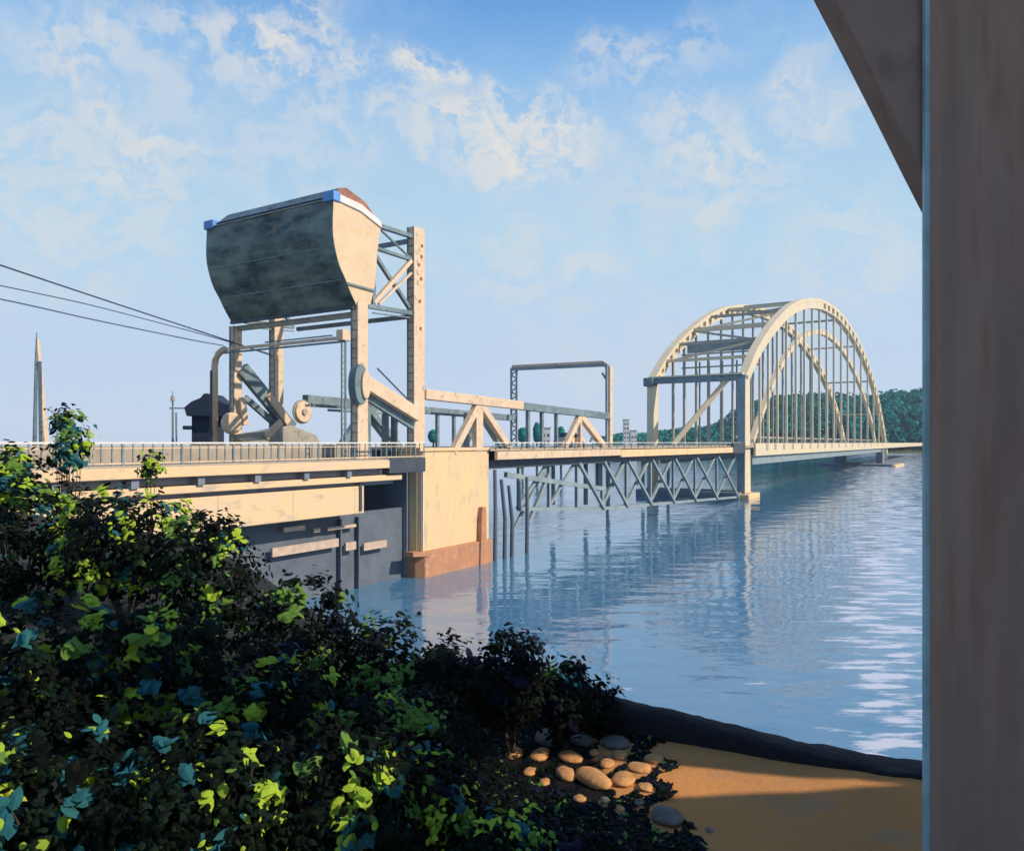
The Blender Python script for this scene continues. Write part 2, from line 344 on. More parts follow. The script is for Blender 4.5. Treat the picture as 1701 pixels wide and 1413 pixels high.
# dark stone quay wall along the edge of the path
qw = MB((6.13, 11.26, 5)); NQ = 150; vs = []; fs = []
for i in range(NQ+1):
    u = 1.5+3.1*i/NQ; p = ledge(u); d = (ledge(u+.25)-ledge(u-.25)).normalized(); n_ = Vector((d.y, -d.x))
    if n_.dot(Vector((p.x, p.y))) < 0: n_ = -n_
    hh = .05+.50*max(0, min(1, (u-3.1)/1.0))
    hh *= 1+.14*noise.noise(Vector((i*.09, 0, 5)))+.05*noise.noise(Vector((i*.4, 0, 2)))
    g = landh(p.x, p.y)
    for k, (a, z) in enumerate(((-.16,-.25),(-.13,.30*hh),(-.08,.72*hh),(-.02,.93*hh),(.14,hh),(.34,hh*.97),(.50,.75*hh),(.62,-.5))):
        wob = .05*noise.noise(Vector((i*.23, k*1.3, 0)))+.025*noise.noise(Vector((i*.9, k*2.1, 7)))
        q = p+n_*(a+wob); vs.append((q.x, q.y, g+z+wob*.6))
for i in range(NQ):
    for k in range(7): a = i*8+k; fs.append((a, a+1, a+9, a+8))
fs.append(tuple(range(8))); fs.append(tuple(range(NQ*8, NQ*8+8)))
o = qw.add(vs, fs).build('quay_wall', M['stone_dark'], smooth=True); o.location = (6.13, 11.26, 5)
tag(o, 'low dark rounded stone wall along the water edge of the sandy path', 'wall')

# ------------------------------------------------------------ the overhead bridge the picture is taken under
root = thing('overhead_bridge', 'brown painted pillar and sloping haunch of the bridge overhead, filling the right edge', 'bridge', (4.6, 7, 5))
o_ = (4.6, 7, 5)
xl = (1537-CX)/F*7
MB(o_).prismz([(xl,7.0),(xl+.10,6.93),(xl+1.55,6.93),(xl+1.65,7.0),(xl+2.0,8.1),(xl*8.1/7+.06,8.1)], 4.9, 15.4).build('pillar', M['pillar'], root, bevel=.015)
MB(o_).box((xl-.012,6.98,4.95),(xl+.030,7.03,15.3)).build('edge_strip', M['edge'], root)
Dh = 7.36
def hq(px, py): return ((px-CX)/F*Dh, EYE+(HY-py)/F*Dh)
xs_ = (1560-CX)/F*Dh
MB(o_).prism([(xs_,hq(1539,372)[1]-.12),hq(1538,370),hq(1500,296),hq(1447,190),hq(1395,88),hq(1349,0),(hq(1349,0)[0]-.55,15.38),(xs_,15.38)], 7.06, Dh).build('haunch', M['pillar2'], root, bevel=.02)
# two thin unseen decks, added as sun blockers with a tapering gap between
ZD = 15.4
def sunward(px, py, zg=5.03, zs=ZD):
    D = (EYE-zg)*F/(py-HY); p = Vector(((px-CX)/F*D, D, zg)); k = (zs-zg)/S.z; q = p+S*k; return (q.x, q.y)
n0, n1_ = sunward(800,1352), sunward(1560,1300)     # near side of the gap
f0, f1_ = sunward(800,1246), sunward(1560,1300)     # far side of the gap
def ext(a, b, k): return (a[0]+(b[0]-a[0])*k, a[1]+(b[1]-a[1])*k)
print('GAP', n0, n1_, f0, f1_)
MB(o_).prismz([(10.5,-25),(n1_[0]+50,n1_[1]-40),(n1_[0]+50,n1_[1]),n1_,n0,(12,8.0),(3,8.0),(3,6.2),(10.5,4.1)], ZD, ZD+.22).build('deck', M['pillar2'], root)  # unseen deck added as a sun blocker, near side of the gap
MB(o_).prismz([f0,f1_,(f1_[0]+50,f1_[1]+.01),(f1_[0]+50,f1_[1]+14),(f1_[0],f1_[1]+9),(f0[0],f0[1]+6)], ZD+.01, ZD+.23).build('deck', M['pillar2'], root)  # unseen deck added as a sun blocker, far side of the gap
MB(o_).box((30,-14,4.5),(31.6,-12.6,15.4)).build('pillar', M['pillar'], root)

# ------------------------------------------------------------ main pier
root, o_ = bthing('bridge_pier', 'massive cream concrete pier standing in the river under the lifting tower', 'pier', 0, 0, 0)
tL, tR = T(703), T(812)
MB(o_).prismz([(tL,.0),(tR,0),(tR,2.2),(tL-.3,2.2),(tL-.3,.4)], 1.9, 9.35).build('shaft', M['concrete'], root, bevel=.05)
MB(o_).prismz([(tL-.1,-.28),(tR+.1,-.28),(tR+.35,.1),(tR+.35,2.5),(tL-.5,2.5),(tL-.5,.4)], -1.5, 1.9).build('footing', M['concrete_red'], root, bevel=.06)
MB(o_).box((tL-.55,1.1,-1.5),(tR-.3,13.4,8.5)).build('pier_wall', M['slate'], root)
for z in (3.9,5.9,7.7): MB(o_).box((tL+.02,-.006,z),(tR-.02,.0,z+.035)).build('joint', M['beam'], root)
MB(o_).box((tL-.5,-.12,9.35),(tR+.15,2.4,9.6)).build('coping', M['concrete'], root, bevel=.04)
tt = T(797)
MB(o_).prism([(tt-.55,-.5),(tt+.45,-.5),(tt+.38,4.0),(tt+.3,4.7),(tt-.2,4.7),(tt-.34,4.0)], -.44, .05).build('rusty_fender', M['concrete_red'], root, bevel=.06)
MB(o_).bar((tL-.1,-.06,2.0),(tL-.1,-.06,9.3), .1, .1).build('edge_pipe', M['white'], root)
MB(o_).prism([(tL-1.6,1.75),(tL+.3,1.55),(tL+.3,1.9),(tL-1.6,2.1)], -.35, .5).build('bracket', M['concrete_red'], root, bevel=.03)

# ------------------------------------------------------------ approach span on the left
t0, t1, tg = -60, T(691), T(597)
root, o_ = bthing('approach_span', 'cream concrete approach deck with stepped beams running in from the left edge', 'bridge', -30, 0, 8)
MB(o_).box((t0,-.9,8.55),(t1,14,8.9)).build('deck', M['pave'], root, bevel=.03)
MB(o_).box((t0,1.4,8.9),(t1,12,8.905+.03)).build('roadway', M['asphalt'], root)
MB(o_).box((t0,-1.05,8.28),(T(628),-.9,8.80)).build('fascia', M['beam'], root, bevel=.03)
MB(o_).box((t0,-.35,7.85),(t1,.6,8.55)).build('recess', M['slate'], root)  # dark band, the overhang's shade put into its colour
MB(o_).box((t0,-.72,7.42),(T(655),.0,7.80)).build('ledge_beam', M['beam'], root, bevel=.04)
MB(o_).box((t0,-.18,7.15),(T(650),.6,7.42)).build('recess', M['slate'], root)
MB(o_).box((t0,-.42,5.35),(tg,.55,7.15)).build('main_girder', M['beam'], root, bevel=.05)
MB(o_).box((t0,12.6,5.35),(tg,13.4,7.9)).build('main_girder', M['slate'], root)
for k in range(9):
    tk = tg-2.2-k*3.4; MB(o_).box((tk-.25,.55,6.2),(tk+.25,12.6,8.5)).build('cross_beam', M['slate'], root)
MB(o_).box((tg-.5,-.48,5.5),(tg-.25,-.4,7.4)).build('downpipe', M['dark'], root)
for k in range(7):
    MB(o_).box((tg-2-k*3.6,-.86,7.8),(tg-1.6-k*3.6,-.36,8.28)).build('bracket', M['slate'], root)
MB(o_).box((T(629),-.97,7.9),(t1-.1,-.02,8.93)).build('shaded_haunch', M['dark'], root, bevel=.03)  # dark box added where the deck edge is only in shade
for k in range(7): MB(o_).box((tg-.9-k*5.2,-.424,5.4),(tg-.86-k*5.2,-.418,7.12)).build('joint', M['cream_dark'], root)
# parapet wall in the middle of the road
MB(o_).box((t0,2.6,8.95),(tg+2,2.9,9.85)).build('parapet', M['pave'], root, bevel=.03)
# abutment on the bank
root, o_ = bthing('abutment', 'shaded concrete abutment under the approach deck behind the bushes', 'abutment', -34, 0, 4)
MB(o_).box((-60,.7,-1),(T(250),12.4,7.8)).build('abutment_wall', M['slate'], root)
# railing
root, o_ = bthing('railing', 'long pale steel railing with thin grey uprights along the approach deck', 'railing', -30, -.8, 8.9)
tr0, tr1 = T(-60), T(690)
MB(o_).bar((tr0,-.8,9.98),(tr1,-.8,9.98), .11, .09).build('top_rail', M['white'], root, bevel=.01)
MB(o_).bar((tr0,-.8,9.74),(tr1,-.8,9.74), .05, .05).build('middle_rail', M['cream'], root)
MB(o_).bar((tr0,-.8,9.02),(tr1,-.8,9.02), .07, .07).build('bottom_rail', M['cream'], root)
n = 56
for k in range(n+1):
    tk = tr0+(tr1-tr0)*k/n
    big = k % 6 == 0
    MB(o_).bar((tk,-.8,8.9),(tk,-.8,9.95), .10 if big else .055, .10 if big else .055).build('baluster', M['steel'], root)
# dark wall added for the shade under the deck, pale strips for lit gaps
root, o_ = bthing('timber_fender', 'dark timber fender with pale broken rubbing boards in the shade left of the pier', 'fender', T(560,1.0), 1, 0)
for px in (566,596):
    tk = T(px,1.2); MB(o_).bar((tk,1.3,-1.5),(tk,1.3,4.9), .3, .12).build('pile', M['wood_dark'], root)  # dark posts added between the painted lit patches
MB(o_).box((T(250,1.5),1.5,-1),(T(686,1.5),1.72,5.2)).build('plank_wall', M['wood_dark'], root)
for a, b, y0, y1 in ((470,505,876,884),(520,530,878,884),(543,590,876,881)):
    MB(o_).box((T(a,1.1),1.0,Z(a,y1,1.1)),(T(b,1.1),1.14,Z(a,y0,1.1))).build('rubbing_board', M['timber'], root)  # pale strip painted for a lit gap under the deck
for a, b, y0, y1 in ((450,560,902,916),(572,589,900,913),(602,640,899,911)):
    MB(o_).box((T(a,1.1),.95,Z((a+b)/2,y1,1.1)),(T(b,1.1),1.14,Z((a+b)/2,y0,1.1))).build('rubbing_board', M['timber'], root)  # pale strip painted for a lit gap under the deck

# ------------------------------------------------------------ tower and counterweight
root, o_ = bthing('lifting_tower', 'tall cream steel tower of the lifting bridge with cross braced top bay', 'tower', T(695), 0, 8.9)
def post(t, w, z0, z1, dt=1.2, dw=.62, d_cream=True):
    p = MB(o_).box((t-dt/2,w,z0),(t+dt/2,w+dw,z1)).build('post', M['cream'], root, bevel=.04)
    # rivetted flange plates and lattice on the shaded side
    r_ = MB(o_)
    for z in [z0+.5+i*.62 for i in range(int((z1-z0-.6)/.62))]:
        r_.box((t-dt/2-.03,w+.07,z),(t-dt/2,w+dw-.07,z+.07))
    r_.box((t-dt/2-.05,w+dw-.1,z0),(t-dt/2,w+dw,z1)).box((t-dt/2-.05,w,z0),(t-dt/2,w+.06,z1))
    r_.build('lattice', M['steel'], p)
    return p
tA, tB = T(598), T(697)
zt = Z(695,378)
post(tB, 0, 9.6, zt, 1.25, .65)
post(tA+.3, 0, 8.9, Z(610,505), 1.0, .62)
post(T(393,12.6), 12.4, 8.9, Z(390,542,12.6), .7, .55)
post(T(461,12.6), 12.4, 8.9, Z(461,520,12.6)+2, .9, .62)
# small rust marks and connection plates on the front post
pl = MB(o_)
for z, s_ in ((Z(697,435),.5),(Z(697,452),.42),(Z(697,413),.3),(Z(697,470),.3)): pl.disc((tB+random.uniform(-.15,.15), z), s_*.55, -.05, .0, 14)
pl.build('gusset', M['cream'], root)
ru = MB(o_)
for dz, z in ((.2,Z(697,425)),(-.1,Z(697,440)),(.15,Z(697,462)),(0,Z(697,500)),(.1,Z(697,545)),(.25,Z(697,407))): ru.box((tB+dz-.09,-.065,z-.12),(tB+dz+.09,-.05,z+.1))
ru.build('bolt_plate', M['rust'], root)
def br(a, b, s_=.22, m='steel', nm='brace', w2=None): return MB(o_).bar(a, b, s_, s_ if w2 is None else w2).build(nm, M[m], root)
tE, tF = T(624), T(686)
zs = [Z(655,382), Z(655,420), Z(655,512)]
for w_ in (.25, 12.7):
    nm = 'top_chord'
    br((T(636),w_,zs[0]),(tF+.2,w_,zs[0]+.1), .34, 'steel', nm, .28); br((tE,w_,zs[1]),(tF+.2,w_,zs[1]), .3, 'steel', 'strut', .22); br((tE-.6,w_,zs[2]-.2),(tF+.2,w_,zs[2]), .3, 'steel', 'strut', .3)
    br((tE,w_,zs[2]),(tE,w_,zs[1]+.9), .3, 'steel', 'strut')
    br((tE,w_-.05,zs[2]+.1),(tF,w_-.05,zs[1]-.1), .28, 'cream'); br((tE,w_+.12,zs[1]-.2),(tF,w_+.12,zs[2]+.4), .26, 'steel')
    br((T(632),w_,zs[0]-.1),(tF,w_,zs[1]+.1), .12, 'steel'); br((tE+.5,w_-.08,zs[2]+.1),(tF,w_-.08,zs[1]-1.0), .16, 'cream')
    br((tE,w_,Z(655,520)-.25),(tF+.3,w_,Z(655,514)-.25), .1, 'steel', 'cable')
for z in (zs[0], zs[2]-.1): br((tB,.3,z),(tB,12.8,z), .3, 'steel', 'cross_strut')
br((tA+.2,.3,Z(600,512)-.35),(tA+.2,12.9,Z(600,512)-.35), .35, 'cream_dark', 'cross_strut')
# swinging links that carry the leaf
lk = MB(o_); a = (T(597),Z(597,632)); b = (T(690),Z(690,690))
MB(o_).bar((a[0],-.25,a[1]),(b[0],-.25,b[1]), .5, .95).build('link_arm', M['cream'], root, bevel=.05)
MB(o_).bar((a[0]-.1,.15,a[1]-.5),(b[0],.15,b[1]-.7), .3, .8).build('link_arm', M['steel'], root, bevel=.05)
MB(o_).prism([(a[0]+.75*math.cos(q*math.pi/10)*.85-.35, a[1]-.3+1.35*math.sin(q*math.pi/10)) for q in range(20)], -.55, .1).build('link_head', M['steel'], root, bevel=.05)
MB(o_).prism([(a[0]+.5*math.cos(q*math.pi/10)*.8-.05, a[1]-.3+.95*math.sin(q*math.pi/10)) for q in range(20)], -.7, -.55).build('link_pin', M['cream'], root, bevel=.03)
MB(o_).bar((T(625),-.1,Z(625,612)),(T(680),-.1,Z(680,668)), .08, .08).build('cable', M['dark'], root)
WL = 12.3
def wl(px, py): return (T(px,WL), Z(px,py,WL))
q0, q1 = wl(402,612), wl(484,712)
MB(o_).bar((q0[0],WL,q0[1]),(q1[0],WL,q1[1]), .45, 1.1).build('link_arm', M['steel'], root, bevel=.05)
q2, q3 = wl(440,655), wl(474,702); MB(o_).bar((q2[0],WL-.35,q2[1]),(q3[0],WL-.35,q3[1]), .25, .6).build('link_face', M['cream'], root, bevel=.04)
q2, q3 = wl(398,660), wl(404,706); MB(o_).bar((q2[0],WL-.25,q2[1]),(q3[0],WL-.25,q3[1]), .25, .5).build('link_face', M['cream'], root, bevel=.04)
q2, q3 = wl(410,660), wl(480,722); MB(o_).bar((q2[0],WL+.2,q2[1]),(q3[0],WL+.2,q3[1]), .3, .5).build('link_arm', M['steel'], root, bevel=.05)
q2, q3 = wl(462,700), wl(436,726); MB(o_).bar((q2[0],WL-.35,q2[1]),(q3[0],WL-.35,q3[1]), .25, .55).build('link_face', M['cream'], root, bevel=.04)
c_ = wl(497,684); th_ = MB(o_)
for k in range(22): q = k*math.pi/11; th_.bar((c_[0]+.78*math.cos(q),WL-.35,c_[1]+.78*math.sin(q)),(c_[0]+.98*math.cos(q),WL-.35,c_[1]+.98*math.sin(q)), .3, .13, up=(0,1,0))
th_.disc(c_, .25, WL-.75, WL-.6).disc(c_, .82, WL-.45, WL-.2).build('gear_rim', M['cream_dark'], root)
c_ = wl(497,684); MB(o_).disc(c_, .85, WL-.6, WL-.1).build('sheave', M['cream'], root, bevel=.05)
c_ = wl(380,703); MB(o_).disc(c_, .8, WL-.5, WL-.1).build('sheave', M['cream'], root, bevel=.05)
MB(o_).prism([wl(400,737),wl(385,722),wl(430,716),wl(480,706),wl(520,722),wl(530,737)], WL-.3, WL+.4).build('machinery_base', M['cream_dark'], root, bevel=.05)
# counterweight as one part with its lid, coping and corner blocks
nx = [(555,330),(554,388),(563,435),(574,462),(583,485),(594,509),(617,506),(625,470),(628,420),(633,374),(600,348)]
lf = cat([(T(a,0),Z(a,b,0)) for a, b in nx[:6]], 18)
prof = [tuple(p) for p in lf]+[(T(px,-.0), Z(px,py,0)) for px, py in nx[6:]]
zT = prof[0][1]
prof[0] = (prof[0][0], zT); prof[-2] = (T(634), zT-.75); prof[-1] = (T(600), zT-.15)
cw = MB(o_).prism(prof, .05, 12.75).build('counterweight', M['weight_side'], root, bevel=.05)
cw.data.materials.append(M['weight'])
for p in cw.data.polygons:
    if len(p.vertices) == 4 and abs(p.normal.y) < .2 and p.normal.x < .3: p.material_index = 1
tl = prof[0][0]
lidp = [(tl+.30,zT),(tl+.42,zT+.35),(tl+.75,zT+.95),(tl+1.4,zT+1.15),(T(612),zT+.70),(T(630),zT-.1),(T(634)-.1,zT-.72),(T(600),zT-.13)]
nl = len(lidp); sh = [0,.1,.9,1.2,1.0,0,0,0]
MB(o_).add([(x,.25,z) for x, z in lidp]+[(x,12.3-q,z) for (x, z), q in zip(lidp, sh)], [tuple(range(nl)), tuple(range(2*nl-1,nl-1,-1))]+[(i,i+nl,(i+1)%nl+nl,(i+1)%nl) for i in range(nl)]).build('lid', M['rust'], cw, bevel=.06)
MB(o_).add([(tl+.36,.3,zT+.36),(tl+.70,.3,zT+.93),(tl+.70,11.3,zT+.93),(tl+.36,12.1,zT+.36),(tl+.42,.3,zT+.34),(tl+.76,.3,zT+.91),(tl+.76,11.3,zT+.91),(tl+.42,12.1,zT+.34)],[(0,1,2,3),(7,6,5,4),(0,4,5,1),(1,5,6,2),(2,6,7,3),(3,7,4,0)]).build('lid_face', M['steel'], cw)
MB(o_).box((tl+.22,.9,zT+.05),(tl+.36,11.9,zT+.34)).build('lid_slot', M['tarp'], cw)  # dark bar that paints a shadow line under the lid
MB(o_).bar((tl+.0,.9,zT+.04),(tl+.0,11.9,zT+.04), .14, .07).build('lid_flange', M['cream_dark'], cw)
MB(o_).prism([(tl+.35,zT-.05),(tl+.35,zT+.42),(T(600),zT+.3),(T(633),zT-.35),(T(634),zT-.8),(T(600),zT-.2)], -.06, .22).build('coping', M['white'], cw, bevel=.04)
MB(o_).box((tl-.12,-.08,zT-.1),(tl+.5,.9,zT+.52)).build('corner_block', M['blue'], cw, bevel=.05)
MB(o_).box((tl-.12,11.9,zT-.1),(tl+.5,12.95,zT+.52)).build('corner_block', M['blue'], cw, bevel=.05)
MB(o_).bar((lf[-1].x-.12,.2,lf[-1].y-.05),(lf[-1].x-.12,12.6,lf[-1].y-.05), .25, .2).build('lower_edge', M['dark'], cw)
for i in (5, 11): MB(o_).bar((lf[i].x-.015,.3,lf[i].y),(lf[i].x-.015,12.5,lf[i].y), .05, .07).build('plate_seam', M['steel'], cw)
MB(o_).bar((T(575),-.03,Z(575,470)),(T(622),-.03,Z(622,483)), .08, .14).build('seam', M['steel'], cw)


# portal frame with rounded corner in front of the tower
root, o_ = bthing('gantry_frame', 'slim pale gantry frame with a rounded left corner under the counterweight', 'gantry', T(570), 0, 8.9)
tG = T(571); zg = 17.0
mb = MB(o_); pts = [(tG,13.0,8.9),(tG,13.0,15.6)]+[(tG,13.0-1.2*(1-math.cos(q)),15.6+1.2*math.sin(q)) for q in (R(25),R(50),R(75),R(90))]
MB(o_).tube(pts, .24, 12).build('left_leg', M['cream'], root, smooth=True)
MB(o_).bar((tG-.3,13.0,8.9),(tG-.3,13.0,15.3), .1, .12).bar((tG+.0,13.32,8.9),(tG+.0,13.32,15.3), .1, .12).build('leg_edge', M['dark'], root)
MB(o_).bar((tG,11.9,16.8),(tG,-.2,16.8), .22, .2).build('beam', M['cream'], root, bevel=.02)
MB(o_).bar((tG,11.9,16.55),(tG,-.2,16.55), .12, .12).build('lower_beam', M['steel'], root)
MB(o_).bar((tG,7.5,17.02),(tG,1.0,17.02), .1, .08).build('conduit', M['steel'], root)
lg = MB(o_).bar((tG-.16,.0,8.9),(tG-.16,.0,16.6), .09, .12).bar((tG+.16,.0,8.9),(tG+.16,.0,16.6), .09, .12)
for k in range(18): lg.bar((tG-.16,.0,9.1+k*.4),(tG+.16,.0,9.3+k*.4), .05, .05)
lg.build('right_leg', M['steel'], root)
MB(o_).box((tG-.35,-.25,16.6),(tG+.4,.35,17.3)).build('lamp_box', M['cream'], root, bevel=.05)
# stacked machinery beams crossing between the posts (traffic gates)
for i, (a, b, py, lb) in enumerate(((508,640,673,'longer upper grey barrier arm between the tower legs'),(545,655,681,'lower grey barrier arm across the roadway between the tower legs'),(716,775,686,'short thin grey barrier arm just right of the tower post'))):
    w_ = 2.5; g, og = bthing('barrier_arm', lb, 'barrier', T((a+b)/2,w_), w_, 8.95, 'barrier arms by the tower')
    z = Z(a,py,w_)
    MB(og).bar((T(a,w_),w_,z),(T(b,w_),w_,z-.05), .14, .16).build('arm', M['steel'], g)
    MB(og).box((T(b,w_)-.2,w_-.2,8.95),(T(b,w_)+.2,w_+.2,z+.2)).build('stand', M['steel'], g, bevel=.03)

# ------------------------------------------------------------ lifting leaf
root, o_ = bthing('lift_span', 'low truss leaf of the lifting bridge running right from the pier', 'bridge', 15, 0, 8.5)
ta, tb_ = T(706), T(1012)
zc0, zc1 = Z(712,655), Z(1010,690)
te = 83.2
for w_ in (.2, 12.6):
    cm = 'cream' if w_ < 1 else 'steel'
    tm = T(868)
    zm = zc0+(zc1-zc0)*(tm-ta)/(tb_-ta)
    MB(o_).bar((ta,w_,zc0),(tm,w_,zm), .7, .75).build('top_chord', M[cm], root, bevel=.04)
    MB(o_).bar((tm,w_,zm-.05),(tb_,w_,zc1-.05), .6, .7).build('top_chord', M['steel'], root, bevel=.04)
    tn = [T(755),T(797),T(852)]
    def zc(t): return zc0+(zc1-zc0)*(t-ta)/(tb_-ta)-.3
    MB(o_).bar((tn[0],w_,9.2),(tn[1],w_,zc(tn[1])), .5, .6).build('diagonal', M[cm], root, bevel=.03)
    MB(o_).bar((tn[1],w_,9.2),(tn[1],w_,zc(tn[1])), .45, 1.0).build('vertical', M[cm], root, bevel=.03)
    MB(o_).bar((tn[2],w_,9.2),(tn[1]+.3,w_,zc(tn[1])), .5, .6).build('diagonal', M[cm], root, bevel=.03)
    MB(o_).bar((T(772),w_+.35,9.2),(tn[1]-.1,w_+.35,zc(tn[1])-.4), .1, .2).build('stay', M['dark'], root)
    MB(o_).bar((tn[2]-.9,w_+.35,9.2),(tn[1]+.4,w_+.35,zc(tn[1])-.6), .1, .4).build('stay', M['steel'], root)
    q = [T(938),T(966),T(1010)]
    MB(o_).bar((q[0],w_,9.2),(q[1],w_,zc(q[1])), .5, .6).build('diagonal', M[cm], root, bevel=.03)
    MB(o_).bar((q[1],w_,9.2),(q[1],w_,zc(q[1])), .4, .4).build('vertical', M[cm], root, bevel=.03)
    MB(o_).bar((q[2],w_,9.2),(q[1],w_,zc(q[1])), .5, .7).build('diagonal', M[cm], root, bevel=.03)
    for px in (880, 903, 927):
        MB(o_).bar((T(px),w_,9.2),(T(px),w_,zc(T(px))), .3, .35).build('vertical', M['steel'], root)
MB(o_).box((tR-.2,-.3,9.3),(te,13.3,9.5)).build('deck', M['pave'], root)
MB(o_).box((tR+.4,-.62,8.55),(tR+.4+(te-tR)*.33,-.3,9.25)).build('edge_girder', M['cream'], root, bevel=.03)
MB(o_).box((tR+.45+(te-tR)*.33,-.6,8.35),(te-6,-.3,9.2)).build('edge_girder', M['concrete'], root, bevel=.03)
MB(o_).box((te-6,-.7,8.2),(te+1.5,.4,10.0)).build('end_girder', M['dark'], root, bevel=.05)
MB(o_).box((tR-.2,.3,7.75),(te,.9,8.5)).build('floor_beam', M['dark'], root)
MB(o_).box((tR-.2,12.3,7.75),(te,12.9,9.3)).build('floor_beam', M['dark'], root)
for k in range(14):
    tk = tR+1+k*5.6; MB(o_).box((tk,.9,7.9),(tk+.4,12.3,9.25)).build('cross_beam', M['dark'], root)
MB(o_).bar((tR,-.35,10.0),(te,-.35,10.0), .08, .08).build('hand_rail', M['white'], root)
MB(o_).bar((tR,-.35,9.75),(te,-.35,9.75), .05, .05).build('hand_rail', M['steel'], root)
for k in range(36):
    tk = tR+.6+k*2.1; MB(o_).bar((tk,-.35,9.4),(tk,-.35,10.0), .09, .09).build('rail_post', M['steel'], root)

# gantry over the far end of the leaf
root, o_ = bthing('gantry_frame', 'rectangular pale and grey gantry frame standing over the middle of the lifting span', 'gantry', T(1015), 0, 9.5)
tG = T(1014); zg = Z(1010,600)
MB(o_).bar((tG,.1,9.5),(tG,.1,zg-.5), .5, .75).build('right_leg', M['cream'], root, bevel=.05)
MB(o_).bar((tG-.55,.2,9.5),(tG-.55,.2,zg-.5), .22, .3).build('leg_edge', M['pale_steel'], root)
MB(o_).bar((tG,.9,zg),(tG,12.9,zg+.15), .4, .35).build('beam', M['cream'], root, bevel=.04)
MB(o_).bar((tG-.1,.6,zg-.35),(tG-.1,13.0,zg-.2), .4, .3).build('lower_beam', M['pale_steel'], root, bevel=.04)
MB(o_).bar((tG,.1,zg-.7),(tG,1.0,zg-.02), .5, .45).build('corner', M['cream_dark'], root, bevel=.06)
ll = MB(o_)
for s_ in (0, .75): ll.bar((tG,12.3+s_,9.5),(tG,12.3+s_,zg), .25, .18)
for k in range(9):
    z = 9.7+k*1.0; ll.bar((tG,12.3,z),(tG,13.05,z+.5), .1, .14); ll.bar((tG,13.05,z+.5),(tG,12.3,z+1.0), .1, .14)
ll.build('left_leg', M['pale_steel'], root)
MB(o_).bar((tG,1.0,zg-1.2),(tG,.2,zg-2.4), .2, .2).build('knee', M['pale_steel'], root)

# braced trestle under the leaf
root, o_ = bthing('trestle', 'grey blue braced steel trestle hanging below the deck over the water', 'trestle', 45, .6, 0)
pxs = [862, 912, 958, 1000, 1040, 1080, 1118, 1154, 1190, 1224]
def bot(px): return Z(px, 846+max(0,(px-980))*-.085, .6) if px > 980 else Z(px, 845, .6)
top = 7.9; w_ = .6
node = [(T(px,w_), max(.4, bot(px))) for px in pxs]
for i in range(len(node)-1):
    (ta_, za), (tb2, zb_) = node[i], node[i+1]; thin = .2 if i < 3 else .3
    MB(o_).bar((ta_,w_,za),(tb2,w_,zb_), .35, .35).build('bottom_chord', M['pale_steel'], root)
    MB(o_).bar((ta_,w_,za),(ta_,w_,top), .3, .35).build('vertical', M['pale_steel'], root)
    if i != 2 : MB(o_).bar((ta_,w_+.2,za),(tb2,w_+.2,top), thin, thin+.15).build('diagonal', M['pale_steel'], root)
    if i >= 2: MB(o_).bar((ta_,w_-.25,top),(tb2,w_-.25,zb_), .3, .34).build('diagonal', M['pale_steel'], root)
MB(o_).bar((T(840,w_),w_,Z(840,788,w_)),(T(1005,w_),w_,Z(1005,812,w_)), .35, .45).build('inclined_beam', M['pale_steel'], root)
MB(o_).bar((T(878,w_),w_,Z(878,868,w_)),(T(912,w_),w_,Z(912,785,w_)), .3, .35).build('raker', M['pale_steel'], root)
MB(o_).bar((T(862,w_),w_+.6,Z(862,880,w_)),(T(905,w_),w_+.6,Z(905,795,w_)), .2, .25).build('raker', M['pale_steel'], root)
for px, a, b, wf in ((918,780,838,9),(973,778,838,9),(1010,780,862,9),(1110,770,820,12),(1068,770,822,12),(993,775,815,6)):
    MB(o_).bar((T(px,wf),wf,max(-.5,Z(px,b,wf))),(T(px,wf),wf,7.9), .45, .45).build('rear_pile', M['pale_steel'], root)
# mooring piles beside the pier
for i, (px, y0, lb) in enumerate(((822,780,'grey timber pile hard against the right side of the concrete pier'),(838,796,'leaning grey timber pile, second one right of the pier'),(850,806,'slim grey timber pile close beside the leaning one'),(875,792,'tall grey timber pile furthest right of the pier, by the trestle'))):
    w_ = -.2; t_ = T(px,w_); z1 = Z(px,y0,w_)
    o = MB((t_,w_,0)).tube([(t_,w_,-2),(t_+.1,w_,z1*.5),(t_-(.5 if i in (1,2) else .0),w_,z1)], .2, 10, .15).build('mooring_pile', M['wood_dark'], smooth=False)
    o.location = P(t_, w_, 0); o.rotation_euler = (0,0,BRZ); tag(o, lb, 'pile', 'mooring piles right of the pier')

